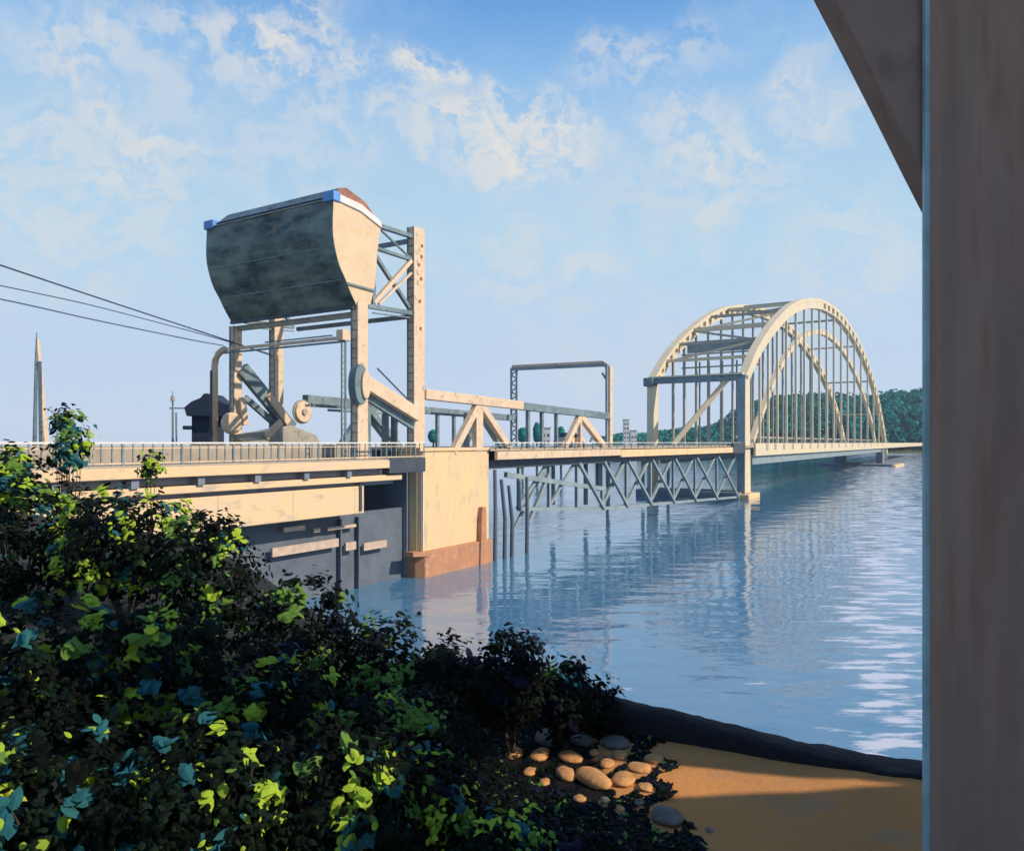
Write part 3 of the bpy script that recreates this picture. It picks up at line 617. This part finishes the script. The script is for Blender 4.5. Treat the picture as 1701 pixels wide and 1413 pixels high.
# ------------------------------------------------------------ arch bridge
root, o_ = bthing('arch_bridge', 'big pale steel through arch bridge with many thin hangers', 'bridge', T(1240), 0, 0)
tN = T(1240); WF = 17.3
apts = [(T(px),Z(px,py)) for px, py in ((1240,622),(1262,572),(1290,531),(1318,504),(1345,495),(1372,500),(1400,522),(1425,560),(1445,606),(1459,655),(1470,712),(1475,752))]
rib = cat(apts, 88)
def ribz(t):
    for a, b in zip(rib, rib[1:]):
        if a.x <= t <= b.x: return a.y+(b.y-a.y)*(t-a.x)/(b.x-a.x)
    return 10
def off(pts, k):
    o2 = []
    for i, p in enumerate(pts):
        d = (pts[min(i+1,len(pts)-1)]-pts[max(i-1,0)]).normalized(); o2.append(p+Vector((d.y,-d.x))*k(i))
    return o2
def strip(outer, inner, y0, y1, nm, m, par):
    n = len(outer); vs = []
    for a, b in zip(outer, inner): vs += [(a.x,y0,a.y),(b.x,y0,b.y),(b.x,y1,b.y),(a.x,y1,a.y)]
    fs = [(0,1,2,3),((n-1)*4+3,(n-1)*4+2,(n-1)*4+1,(n-1)*4)]
    for i in range(n-1):
        for k in range(4): fs.append((i*4+k, (i+1)*4+k, (i+1)*4+(k+1)%4, i*4+(k+1)%4))
    return MB(o_).add(vs, fs).build(nm, m, par)
for w_, wd in ((0,1.5),(WF,1.5)):
    dep = lambda i: 2.0+1.6*(i/88)
    inner = off(rib, dep)
    rb = strip(rib, off(rib, lambda i: .7+.3*i/88), w_, w_+wd, 'rib', M['arch'], root)
    strip(off(rib, lambda i: 1.5+1.9*(i/88)), inner if True else None, w_, w_+wd, 'lower_flange', M['arch'], rb)
    o1, o2 = off(rib, lambda i: .3), off(rib, lambda i: 1.8+1.9*(i/88))
    if w_ == 0: strip(o1[:40], o2[:40], w_+.06, w_+wd-.06, 'web', M['arch'], rb)
    for i in range(40 if w_ == 0 else 2, 87, 2):
        MB(o_).add([(o1[i].x,w_+.05,o1[i].y),(o1[i+1].x,w_+.05,o1[i+1].y),(o2[i+1].x,w_+.05,o2[i+1].y),(o2[i].x,w_+.05,o2[i].y),
             (o1[i].x,w_+wd-.05,o1[i].y),(o1[i+1].x,w_+wd-.05,o1[i+1].y),(o2[i+1].x,w_+wd-.05,o2[i+1].y),(o2[i].x,w_+wd-.05,o2[i].y)],
            [(0,1,2,3),(7,6,5,4),(0,4,5,1),(1,5,6,2),(2,6,7,3),(3,7,4,0)]).build('batten', M['arch'], rb)
# inner arch rib
ipts = cat([(T(px,1.6),Z(px,py,1.6)) for px, py in ((1249,740),(1268,682),(1295,612),(1322,568),(1350,548),(1378,553),(1405,583),(1430,635),(1450,700),(1456,740))], 50)
strip(ipts, off(ipts, lambda i: .9+.9*i/50), 1.6, 2.6, 'inner_rib', M['arch'], root)
# hangers
hx = [1262,1276,1291,1306,1322,1336,1349,1361,1373,1385,1397,1408,1419,1430,1441,1451,1460]
for i, px in enumerate(hx):
    for w_ in (.5, WF+.5):
        t_ = T(px,.5); z1 = ribz(t_)-1.2
        s_ = .42+.18*(i/16)
        MB(o_).bar((t_,w_,9.3),(t_,w_,z1), s_, s_*1.3).build('hanger', M['arch'] if (w_ < 1) else M['cream_dark'], root)
        if w_ < 1: MB(o_).box((t_-.9,-.95,8.6),(t_+.9,-.90,9.8)).build('gusset', M['cream_dark'], root)
# portal at the near end
MB(o_).prism([(tN-1.3,1.0),(tN+2.6,1.0),(tN+1.9,21.5),(tN-1.0,21.5)], -.1, 1.35).build('column', M['arch'], root, bevel=.06)
MB(o_).prism([(tN-1.45,1.0),(tN-1.3,1.0),(tN-1.0,21.5),(tN-1.15,21.5)], -.05, 1.3).build('column_face', M['pale_steel'], root)  # unlit side of the column, shade painted as a grey facing
MB(o_).prism([(tN-1.0,1.0),(tN+1.6,1.0),(tN+1.4,21.5),(tN-.8,21.5)], WF-.2, WF+1.2).build('column', M['arch'], root, bevel=.06)
MB(o_).box((tN-1.0,-.1,21.2),(tN+1.0,WF+1.5,22.1)).build('portal_beam', M['steel'], root, bevel=.06)
MB(o_).box((tN-1.0,.5,22.2),(tN+.6,WF+1.0,22.5)).build('beam_flange', M['arch'], root)
MB(o_).box((tN-1.5,WF-.2,20.7),(tN+1.2,WF+1.7,22.3)).build('bearing', M['steel'], root, bevel=.1)
# wind bracing over the road between the ribs
for i, k in enumerate((6, 11, 16, 22, 28, 34, 41, 49, 58, 68, 76)):
    p = rib[k]
    if p.y < 22: continue
    MB(o_).bar((p.x,1.2,p.y-.8),(p.x,WF+.2,p.y-.8), .8, .9 if i in (2,5) else .55).build('strut', M['cream_dark' if i % 2 else 'arch'], root)
    if i < 6:
        p2 = rib[(6, 11, 16, 22, 28, 34, 41)[i+1]]; a_, b_ = (1.2, WF+.2) if i % 2 else (WF+.2, 1.2)
        MB(o_).bar((p.x,a_,p.y-1),(p2.x,b_,p2.y-1), .5, .45).build('wind_brace', M['cream_dark'], root)
p = rib[14]; MB(o_).bar((p.x,1.2,p.y-3.4),(p.x,WF+.2,p.y-3.4), .6, 2.4).build('portal_panel', M['pale_steel'], root)
p = rib[9]
a_ = (T(1178,10),10,Z(1178,600,10)); b_ = (T(1108,15.5),15.5,9.4)
MB(o_).bar((tN+8,4.5,23.5),(tN+1,14.0,9.6), .8, .9).build('raker', M['arch'], root)
for w_ in (3.2, 6.0, 8.9, 11.6, 13.6): MB(o_).bar((tN+16,w_,9.4),(tN+16,w_,Z(1240,590)+1), .28, .32).build('sway_post', M['steel' if w_ in (6.0,13.6) else 'cream_dark'], root)
for z in (25.5, 28.2): MB(o_).bar((tN+15.6,1.4,z),(tN+15.6,WF,z), .3, .3).build('sway_bar', M['cream_dark'], root)
# deck
tZ = T(1478)
MB(o_).box((te+1.6,-.6,9.1),(tZ+260,WF+2,9.5)).build('deck', M['pave'], root)
MB(o_).box((tN+3,-.9,7.6),(tZ+260,-.5,9.9)).build('edge_girder', M['arch'], root)
MB(o_).box((tN+3,-.3,6.0),(tZ-40,1.5,7.9)).build('floor_girder', M['pale_steel'], root)
MB(o_).box((tN+3,WF-1,6.0),(tZ+250,WF,8.9)).build('floor_girder', M['pale_steel'], root)
for k in range(54): 
    tk = tN+6+k*4.5; MB(o_).bar((tk,3.0,9.5),(tk,3.0,11.3), .4, .2).build('rail_post', M['pale_steel'], root)
MB(o_).box((tN+4,2.9,10.9),(tN+250,3.1,11.3)).build('guard_rail', M['cream_dark'], root)
# piers of the arch
MB(o_).box((tN-3,-1.2,-1),(tN+5,.6,.9)).build('pier_base', M['concrete'], root, bevel=.2)
MB(o_).box((tN-3.4,.4,-1),(tN+4,WF+2.5,1.25)).build('pier_base', M['slate'], root, bevel=.2)
tq = T(1466)
MB(o_).box((tq-4,-.4,-1),(tq+4,2.2,9)).build('far_column', M['slate'], root)
MB(o_).box((tq-4,WF-2,-1),(tq+4,WF+2,9)).build('far_column', M['slate'], root)
MB(o_).box((tq-18,-6,-1),(tq+10,WF+6,1.0)).build('pier_base', M['slate'], root, bevel=.2)
MB(o_).box((tq-30,-7.5,-1),(tq+14,-6,.7)).build('timber_apron', M['concrete'], root)

# ------------------------------------------------------------ car on the span
root, o_ = bthing('parked_car', 'rounded cream car crossing the lifting span below the gantry', 'car', T(967), .9, 9.5)
tc_ = T(967); z_ = 9.5
body = [(-2.1,.35),(-2.15,.75),(-1.7,.98),(-1.15,1.05),(-.6,1.52),(.55,1.55),(1.3,1.08),(1.95,.95),(2.15,.7),(2.1,.35)]
MB(o_).prism([(tc_+x,z_+z) for x, z in body], .6, 2.3).build('body', M['cream'], root, bevel=.12)
for y in (.58, 2.28): MB(o_).prism([(tc_-.95,z_+1.05),(tc_-.55,z_+1.42),(tc_+.48,z_+1.44),(tc_+1.0,z_+1.08)], y, y+.04).build('side_window', M['glass'], root)
MB(o_).prism([(tc_-1.14,z_+1.08),(tc_-.64,z_+1.5),(tc_-.68,z_+1.53),(tc_-1.2,z_+1.1)], .75, 2.15).build('rear_window', M['glass'], root)
for x in (-1.3, 1.35):
    for y in (.55, 2.1): MB(o_).disc((tc_+x,z_+.33), .33, y, y+.24).build('wheel', M['tyre'], root, bevel=.04)
MB(o_).box((tc_-2.2,.75,z_+.65),(tc_-2.12,1.0,z_+.8)).build('tail_lamp', M['rust'], root); MB(o_).box((tc_-2.2,1.9,z_+.65),(tc_-2.12,2.15,z_+.8)).build('tail_lamp', M['rust'], root)

# ------------------------------------------------------------ things behind the railing on the left
base = at(66, 735, 74); bz = 7.0
root = thing('mast', 'tall thin tapering two legged mast near the left edge behind the railing', 'mast', (base.x, base.y, bz))
o_ = (base.x, base.y, bz); topm = at(61, 552, 74); tp2 = at(61, 566, 74)
MB(o_).tube([at(57,742,74)-Vector((0,0,2.4)), at(60,600,74), topm], .22, 8, .05).build('pole', M['steel'], root)
a, b, c_ = at(61.5,562,74), at(78,740,74), at(69,740,74)
MB(o_).add([a, (b.x,b.y,bz), (c_.x,c_.y,bz), a+Vector((.06,.3,0)), (b.x+.1,b.y+.6,bz), (c_.x,c_.y+.6,bz)], [(0,1,2),(5,4,3),(0,3,4,1),(1,4,5,2),(2,5,3,0)]).build('leg_plate', M['cream'], root)
MB(o_).bar(at(66,600,73.95),(c_.x,c_.y-.05,bz), .1, .35).build('leg_shade', M['steel'], root)
p = at(287, 735, 66)
root = thing('lamp_post', 'thin grey street lamp post standing behind the railing left of the dark hut', 'lamp post', (p.x, p.y, 7))
o_ = (p.x, p.y, 7); q = at(287, 662, 66)
MB(o_).tube([(p.x,p.y,7),(q.x,q.y,q.z)], .12, 8, .08).build('pole', M['steel'], root)
MB(o_).tube([(q.x,q.y,q.z),(q.x,q.y,q.z+.65)], .05, 8, .03).build('spike', M['steel'], root)
MB(o_).tube([(q.x,q.y,q.z-.2),(q.x,q.y,q.z+.25)], .2, 10, .14).build('lamp_head', M['cream_dark'], root)
MB(o_).tube([(p.x+.35,p.y,7),(q.x+.3,q.y,q.z-1.2)], .08, 8).build('stay_pole', M['steel'], root)
# hut with a swept dark roof
D = 68; p = at(352, 735, D)
root = thing('hut', 'small hut with a sweeping navy roof behind the railing', 'hut', (p.x, p.y, 7)); o_ = (p.x, p.y, 7)
def hp(px, py): q = at(px, py, D); return (q.x, q.z)
MB(o_).prism([hp(318,678),hp(330,668),hp(345,662),hp(350,655),hp(358,655),hp(368,664),hp(385,671),hp(398,674),hp(398,682),hp(384,694),hp(322,692)], D-1.6, D+1.8).build('roof', M['tarp'], root, bevel=.08)
MB(o_).prism([hp(326,690),(hp(326,690)[0],7),(hp(364,690)[0],7),hp(364,690)], D-1.0, D+1.2).build('wall', M['tarp'], root, bevel=.03)
MB(o_).bar((hp(292,679)[0],D-1.2,hp(292,679)[1]),(hp(330,679)[0],D-1.2,hp(330,679)[1]), .1, .1).build('gutter', M['dark'], root)
q = at(322,712,D); MB(o_).box((q.x-.4,D-1.4,q.z-.1),(q.x+.3,D-1.0,q.z+.25)).build('awning', M['tarp'], root)
# overhead cables
for i, (pts_, r_, lb) in enumerate((
        (((-260,352),(5,442),(170,497),(380,566),(455,592)), .045, 'thickest and highest of the three overhead cables at the left'),
        (((-260,425),(5,475),(150,506),(340,556),(450,588)), .03, 'thin middle cable of the three overhead cables at the left'),
        (((-260,452),(5,497),(150,530),(325,566),(372,574)), .036, 'lowest of the three overhead cables at the left'))):
    DD = (30,38,45,54,60.5)
    pts3 = [at(a, b, d) for (a, b), d in zip(pts_, DD)]
    vs = []
    for k in range(41):
        u = k/40*4; j = min(int(u),3); f = u-j; vs.append(pts3[j].lerp(pts3[j+1], f))
    for _ in range(6): vs = [vs[0]]+[(vs[j-1]+vs[j]*2+vs[j+1])/4 for j in range(1,40)]+[vs[40]]
    o = MB(vs[-1]).tube(vs, r_, 6).build('overhead_cable', M['wire']); o.location = vs[-1]
    tag(o, lb, 'cable', 'overhead cables at the left')

# ------------------------------------------------------------ far shore
def leaves_obj(name, pts, m, parent=None, tones=None, flat=0):
    """pts: (centre, normal, direction, length, width, tone)"""
    vs, fs, tn = [], [], []
    for c, nrm, d, ln, wd, tone in pts:
        d = (d-nrm*d.dot(nrm)); d = d.normalized() if d.length > 1e-4 else nrm.orthogonal().normalized(); s_ = nrm.cross(d)
        n = len(vs)
        for u, v, h in ((-.5,0,0),(-.34,.34,-.03),(-.05,.48,-.05),(.26,.33,-.06),(.52,0,-.16),(.26,-.33,-.06),(-.05,-.48,-.05),(-.34,-.34,-.03),(0,0,.05)):
            vs.append(c+d*u*ln+s_*v*wd+nrm*h*ln)
        for a in range(8): fs.append((n+8, n+a, n+(a+1)%8)); tn.append(tone)
    me = bpy.data.meshes.new(name); me.from_pydata([tuple(v) for v in vs], [], fs); me.update()
    at_ = me.attributes.new('tone', 'FLOAT', 'FACE'); at_.data.foreach_set('value', tn)
    me.materials.append(m); o = bpy.data.objects.new(name, me); C.objects.link(o)
    if parent: o.parent = parent
    return o
rnd = random.Random(11)
def rvec(r=rnd):
    while True:
        v = Vector((r.uniform(-1,1), r.uniform(-1,1), r.uniform(-1,1)))
        if .05 < v.length < 1: return v.normalized()
vs, fs = [], []
prof_f = [(-3000,4),(-700,5),(60,9),(110,14),(125,17),(150,17),(175,22),(205,24),(215,25),(228,30),(245,40),(268,52),(290,60),(330,62),(380,60),(430,66),(560,72),(900,60),(2500,30)]
DF = 720
ridge = []
def fh(x):
    for (a, ha), (b, hb) in zip(prof_f, prof_f[1:]):
        if a <= x <= b: return ha+(hb-ha)*(x-a)/(b-a)
    return 5
NX = 220
for i in range(NX+1):
    x = -1500+i*(4000/NX); h = fh(x)*.55
    for dy, z in ((0,-1),(6,1.0),(60,h*.7),(160,h),(600,h*.8)): vs.append((x, DF+dy+20*noise.noise(Vector((x*.004,0,0))), z))
for i in range(NX):
    for k in range(4): a = i*5+k; fs.append((a, a+5, a+6, a+1))
land = MB().add(vs, fs).build('far_hills', M['sitearth'], smooth=True); tag(land, kind='structure')
pts = []
x = 95
while x < 640:
    h = fh(x)
    for k in range(int(5+h*.28)):
        d = rnd.uniform(-4, 120); zc_ = (h*.55*min(1,(d+10)/120)+3+rnd.random()*h*.42)*1.0
        zc_ = min(zc_, h-2); rr = rnd.uniform(3.5, 8)
        c0 = Vector((x+rnd.uniform(-5,5), DF+d, zc_)); tone = rnd.choice((0.1,.1,.35,.6,.85))
        for q in range(46):
            v = rvec(); v.z = abs(v.z)*.9+.0*v.z if rnd.random() < .6 else v.z
            c = c0+Vector((v.x*rr, v.y*rr, v.z*rr*.9)); nn = (v+rvec()*.7).normalized()
            pts.append((c, nn, rvec(), rnd.uniform(1.8,3.6), rnd.uniform(1.5,2.8), tone))
    x += 2.6
wd = leaves_obj('far_wood', pts, M['wood'])
tag(wd, 'deep teal green wood covering the far shore behind the arch bridge', 'wood', kind='stuff')
# small trees and pale blocks on the low shore seen under the gantry
for i, (px, hpx, wpx, lb) in enumerate(((720,22,18,'small hazy tree on the far bank just right of the tower post'),(868,26,18,'low round tree on the far bank beneath the left leg of the rectangular gantry'),(892,34,14,'slim taller tree on the far bank inside the gantry, left of its middle'),(932,28,12,'small tree on the far bank inside the gantry, right of its middle'))):
    D = 300; c = at(px, 735, D); rr = wpx/F*D*.5; hz = hpx/F*D
    root = thing('bank_tree', lb, 'tree', (c.x, c.y, 4), 0, 'small trees on the far bank'); pts = []
    for q in range(420):
        v = rvec(); v2 = Vector((v.x*rr, v.y*rr, v.z*hz*.5)); pts.append((v2*rnd.uniform(.6,1.05)+Vector((0,0,6.2+hz*.45)), v, rvec(), 1.5, 1.2, rnd.choice((.1,.35,.6))))
    leaves_obj('crown', pts, M['wood'], root)
    MB().tube([(0,0,-4),(0,0,6),(.4,0,8)], .5, 8, .25).build('trunk', M['bark'], root)
for px, y0, y1, wpx, lb, D in ((1040,698,738,9,'tall narrow white tower block on the far shore between gantry and arch',600),(907,712,738,14,'squat cream building on the far bank inside the rectangular gantry',420),(1052,716,738,10,'small pale house on the far shore at the foot of the white tower block',560)):
    c = at(px, 735, D); wz = wpx/F*D; h0, h1 = 0, at(px, y0, D).z
    root = thing('shore_building', lb, 'building', (c.x, c.y, 0))
    MB().box((-wz/2,-wz/2,-1),(wz/2,wz/2,h1)).build('wall', M['paleshore'], root)
    MB().box((-wz/2-.3,-wz/2-.3,h1),(wz/2+.3,wz/2+.3,h1+.8)).build('roof', M['pave'], root)
    nf = max(2, int((h1-9)/3.6))
    for k in range(nf):
        for s_ in (-.25, .25): MB().box((s_*wz-.5,-wz/2-.06,9.6+k*3.6),(s_*wz+.5,-wz/2,11.3+k*3.6)).build('window', M['glass'], root)

# ------------------------------------------------------------ foreground shrubs
def shrub(px, py, D, rx, rz, n, tones, label, size=.2, ry=None, seed=0, kind='leafy_shrub', big=.18):
    r = random.Random(seed+17); c = at(px, py, D); gz = landh(c.x, c.y)
    root = thing(kind, label, 'shrub', (c.x, c.y, gz), 0, 'shrubs on the near bank'); cl = Vector((0,0,c.z-gz)); ry = ry or rx
    pts = []; keys, wts = zip(*tones.items()); T_ = dict(B=.05, D=.2, G=.35, L=.5, T=.64, Y=.78, P=.93)
    lob = [(rvec(r), r.uniform(.35,.55)) for _ in range(9)]
    # leaves grow in tufts; every tuft has one leaf colour
    nt_ = max(10, n//16)
    for k in range(nt_):
        v = rvec(r)
        if v.y > .35 and r.random() < .6: v.y = -v.y
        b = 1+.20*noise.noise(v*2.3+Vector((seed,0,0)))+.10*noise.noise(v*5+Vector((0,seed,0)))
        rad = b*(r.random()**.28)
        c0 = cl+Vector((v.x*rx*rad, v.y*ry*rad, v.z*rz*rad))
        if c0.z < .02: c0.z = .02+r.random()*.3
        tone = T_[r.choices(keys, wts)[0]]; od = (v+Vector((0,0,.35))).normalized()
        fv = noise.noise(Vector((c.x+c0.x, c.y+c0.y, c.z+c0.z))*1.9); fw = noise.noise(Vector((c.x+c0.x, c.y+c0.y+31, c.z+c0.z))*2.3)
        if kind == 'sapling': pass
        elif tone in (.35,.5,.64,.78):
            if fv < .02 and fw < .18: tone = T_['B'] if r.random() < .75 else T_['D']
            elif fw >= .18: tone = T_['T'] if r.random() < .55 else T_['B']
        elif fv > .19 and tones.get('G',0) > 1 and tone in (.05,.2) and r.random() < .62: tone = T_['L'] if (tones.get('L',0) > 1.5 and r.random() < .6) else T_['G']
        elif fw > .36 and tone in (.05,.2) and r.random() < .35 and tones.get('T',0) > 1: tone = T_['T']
        col_ = tone in (.35,.5,.64,.78); bigt = r.random() < (big*2.3 if col_ else big*.5); m = r.randint(5,10) if bigt else r.randint(10,24); sz = size*(1.55 if bigt else .85)
        for q in range(m):
            jit = rvec(r); cc = c0+jit*size*(1.0 if bigt else 1.9)*r.random()
            nn = (od+rvec(r)*.65+Vector((.15,-.25,.2))).normalized(); t2 = tone if r.random() < .93 else T_[r.choices(keys, wts)[0]]
            pts.append((cc, nn, (od*.5+rvec(r)), sz*r.uniform(.6,1.3), sz*r.uniform(.4,.75), t2))
    f = leaves_obj('foliage', pts, M['leaf'], root)
    st = MB()
    for k in range(7):
        v = rvec(r); v.z = abs(v.z)+.4; e = cl+Vector((v.x*rx*.7, v.y*ry*.7, v.z*rz*.5)); k_ = .035 if rx > .35 else .014; st.tube([(0,0,-.2), (e.x*.55+.05*math.sin(k), e.y*.5, e.z*.5), tuple(e)], k_, 6, k_*.3)
    st.build('stems', M['bark'], root)
    return root
mixA = dict(B=14, D=9, G=2.6, L=2.0, T=2.2, Y=.15, P=1)
mixB = dict(B=14, D=9, G=3.0, L=.8, T=.9, P=1.5)
mixE = dict(B=14, D=8, G=1.6, L=.3, T=.4, P=2)
mixC = dict(B=13, D=4, G=.15, T=.1, P=3)
mixD = dict(B=11, D=6, G=2.2, L=4.2, T=2.6, Y=.6)
SH = [
 (30,905,14,1.5,1.55,3600,mixA,'tall shrub at the left edge reaching up to the railing'),
 (215,905,13.5,1.25,1.0,3200,mixA,'bright leaved shrub below the railing between the left edge shrub and the cream girder'),
 (350,965,13,.95,1.25,2600,mixB,'dense olive shrub overlapping the left end of the cream girder'),
 (495,1075,12.5,1.05,1.25,2600,mixE,'dark shrub in front of the timber fender'),
 (640,1130,12.2,1.0,1.10,2400,mixE,'dark green shrub left of the pier reflection'),
 (745,1165,12,.75,.98,2000,mixC,'blackish shrub below the pier reflection'),
 (850,1125,12,.62,.80,1500,mixC,'purple black shrub with ragged upright tufts right of the pier reflection'),
 (935,1160,12.3,.55,.62,1200,mixC,'small purple black shrub at the right end of the hedge beside the quay wall'),
 (1000,1180,12.8,.28,.45,500,mixC,'lowest tiny dark shrub tuft touching the quay wall'),
 (60,1130,9.5,1.25,1.1,3400,mixD,'yellow green shrub at the left edge halfway down'),
 (255,1120,10,1.15,1.0,3000,mixA,'teal and green leaved shrub in the middle left of the bank'),
 (430,1190,9.8,1.1,.95,3000,mixA,'mottled green shrub in the centre left of the bank'),
 (90,1340,7,1.0,.85,2600,mixD,'lime leaved shrub in the bottom left corner'),
 (330,1350,7,1.0,.85,2600,mixD,'big leaved lime and teal shrub at the bottom edge, left of centre'),
 (560,1330,7.6,.95,.8,2600,mixA,'dark teal leaved shrub at the bottom edge near the centre'),
 (640,1230,10,.95,.75,2200,mixB,'low black green shrub in the centre above the bottom shrubs'),
 (690,1335,8.4,.78,.64,2200,mixA,'green speckled shrub left of the tan stones'),
 (850,1412,7.6,.60,.30,1400,mixA,'low teal leaved shrub below the tan stones'),
 (735,1238,10.6,.50,.42,1400,mixC,'low black shrub behind the tan stones'),
 (985,1430,7.4,.42,.26,800,mixC,'low dark shrub at the bottom edge beside the sandy path'),
]
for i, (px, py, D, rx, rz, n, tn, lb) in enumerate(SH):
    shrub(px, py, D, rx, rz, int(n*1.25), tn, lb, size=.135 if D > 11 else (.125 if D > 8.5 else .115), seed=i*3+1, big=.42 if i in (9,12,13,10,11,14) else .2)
shrub(118,738,14.5,.34,.62,700,dict(G=3,L=4,T=2,D=2),'slender bright green sapling sticking up above the railing at the left',size=.14,seed=90,kind='sapling')
shrub(104,700,16,.20,.32,180,dict(P=5,D=1),'dark twiggy sapling top behind the bright green one',size=.13,seed=91,kind='sapling')
shrub(22,790,14,.34,.6,600,dict(G=4,L=4,T=2,D=2),'green sapling in front of the railing at the very left edge',size=.14,seed=92,kind='sapling')
shrub(250,775,15,.2,.36,220,dict(P=3,D=3,L=2,G=1),'little dark tuft in front of the railing right of the sapling',size=.12,seed=93,kind='sapling')

# ------------------------------------------------------------ stones at the end of the path
def stone(px, py, rpx, hpx, m, label, seed):
    zg_ = landh((px-CX)/F*10, 10)
    D = (EYE-zg_)*F/(py-HY); c = at(px, py, D); r = random.Random(seed); zg_ = landh(c.x, c.y)
    sx, sz = rpx*.98/F*D, hpx*1.15/F*D
    vs, fs = [], []; nu, nv = 14, 9
    for j in range(nv+1):
        th = math.pi*j/nv
        for i in range(nu):
            ph = 2*math.pi*i/nu; v = Vector((math.sin(th)*math.cos(ph), math.sin(th)*math.sin(ph), math.cos(th)))
            k = 1+.22*noise.noise(v*1.4+Vector((seed*3.1,0,0)))+.07*noise.noise(v*4+Vector((0,seed,0)))
            vs.append((v.x*sx*k, v.y*sz*1.7*k, v.z*sz*.45*k+sz*.22))
    for j in range(nv):
        for i in range(nu): fs.append((j*nu+i, j*nu+(i+1)%nu, (j+1)*nu+(i+1)%nu, (j+1)*nu+i))
    o = MB().add(vs, fs).build('stone', M[m], smooth=True); o.location = (c.x, c.y, zg_)
    o.rotation_euler = (0,0,r.uniform(-.6,.6)); return tag(o, label, 'stone', 'stones beside the path')
ST = [(880,1283,12,8,'stone_tan','small tan stone at the left end of the lower row'),(905,1300,10,7,'stone_tan','little tan stone lower left, apart from the rest of the lower row'),(963,1328,11,7,'stone_tan','flat little tan stone just under the biggest one'),(1005,1330,9,6,'stone_grey','small grey pebble right of the flat little tan stone under the biggest one'),(1072,1310,13,8,'stone_tan','low tan stone at the dark edge of the sunlit path, right of the lower row'),(1062,1334,9,6,'stone_grey','small grey stone above the lone grey stone'),
 (913,1226,24,17,'stone_grey','largest grey stone at the top left of the stone cluster'),(966,1228,20,12,'stone_grey','flat grey stone in the middle of the top row'),
 (1022,1236,25,14,'stone_grey','grey stone at the right of the top row where the path begins'),(1108,1358,27,16,'stone_grey','lone grey stone low down beside the shaded path'),
 (854,1253,14,11,'stone_tan','leftmost tan stone of the cluster'),(897,1254,15,14,'stone_tan','pointed tan stone second from the left in the upper tan row'),
 (947,1256,19,12,'stone_tan','broad tan stone in the middle of the upper tan row'),(987,1250,9,7,'stone_tan','very small tan stone tucked below the flat grey stone'),
 (1029,1256,13,9,'stone_tan','small tan stone just below the right grey stone'),(1008,1270,14,9,'stone_tan','narrow slanting tan stone near the middle of the cluster'),
 (940,1287,17,13,'stone_tan','tan stone in the lower row, left of the biggest one'),(986,1298,23,21,'stone_tan','biggest tan stone, egg shaped, at the bottom of the cluster'),
 (1035,1300,20,13,'stone_tan','tan stone in the lower row right of the biggest one'),(1062,1275,20,11,'stone_tan','tan stone on the right of the cluster, half on the sunlit path'),
 (1086,1258,16,9,'stone_tan','rightmost upper tan stone at the tip of the sunlit path'),(1030,1344,8,6,'stone_tan','tiny tan pebble lying alone below the cluster'),
 (1178,1378,7,5,'stone_grey','tiny grey pebble on the edge of the shaded path')]
for i, s_ in enumerate(ST): stone(*s_, seed=i+3)
# low dark ground cover round the stones
pts = []
for k in range(7500):
    px, py = rnd.uniform(760,1170), rnd.uniform(1195,1413)
    lim = 1110-.25*abs(py-1290) + 22*math.sin(py*.13)+ (0 if py < 1350 else (py-1350)*2.2)
    if px > lim: continue
    zz = 5.03; D = (EYE-zz)*F/(py-HY); c = at(px, py, D); c.z = landh(c.x, c.y)+rnd.uniform(.005,.03)
    if any(((px-s_[0])/(s_[2]*1.2))**2+((py-s_[1]-3)/(s_[3]*1.5))**2 < 1 for s_ in ST): continue
    pts.append((c, (rvec()*.5+Vector((0,-.1,1))).normalized(), rvec(), rnd.uniform(.08,.2), rnd.uniform(.05,.11), rnd.choice((.05,.05,.05,.2,.05,.2,.93,.93,.35 if rnd.random()<.3 else .05))))
gc = leaves_obj('ground_cover', pts, M['leaf']); tag(gc, 'low dark creeping leaves round the tan stones', 'ground cover', kind='stuff')

# ------------------------------------------------------------ air
hz = MB().box((-1300,-60,-4),(1700,1000,140)).build('haze', M['glass']); tag(hz, kind='stuff')
m = bpy.data.materials.new('haze'); m.use_nodes = True; nt = m.node_tree; nt.nodes.clear()
ov = nt.nodes.new('ShaderNodeOutputMaterial'); pv = nt.nodes.new('ShaderNodeVolumePrincipled')
pv.inputs['Density'].default_value = .00014; pv.inputs['Color'].default_value = (.72,.86,1,1); pv.inputs['Anisotropy'].default_value = .2
nt.links.new(pv.outputs[0], ov.inputs['Volume']); hz.data.materials.clear(); hz.data.materials.append(m)
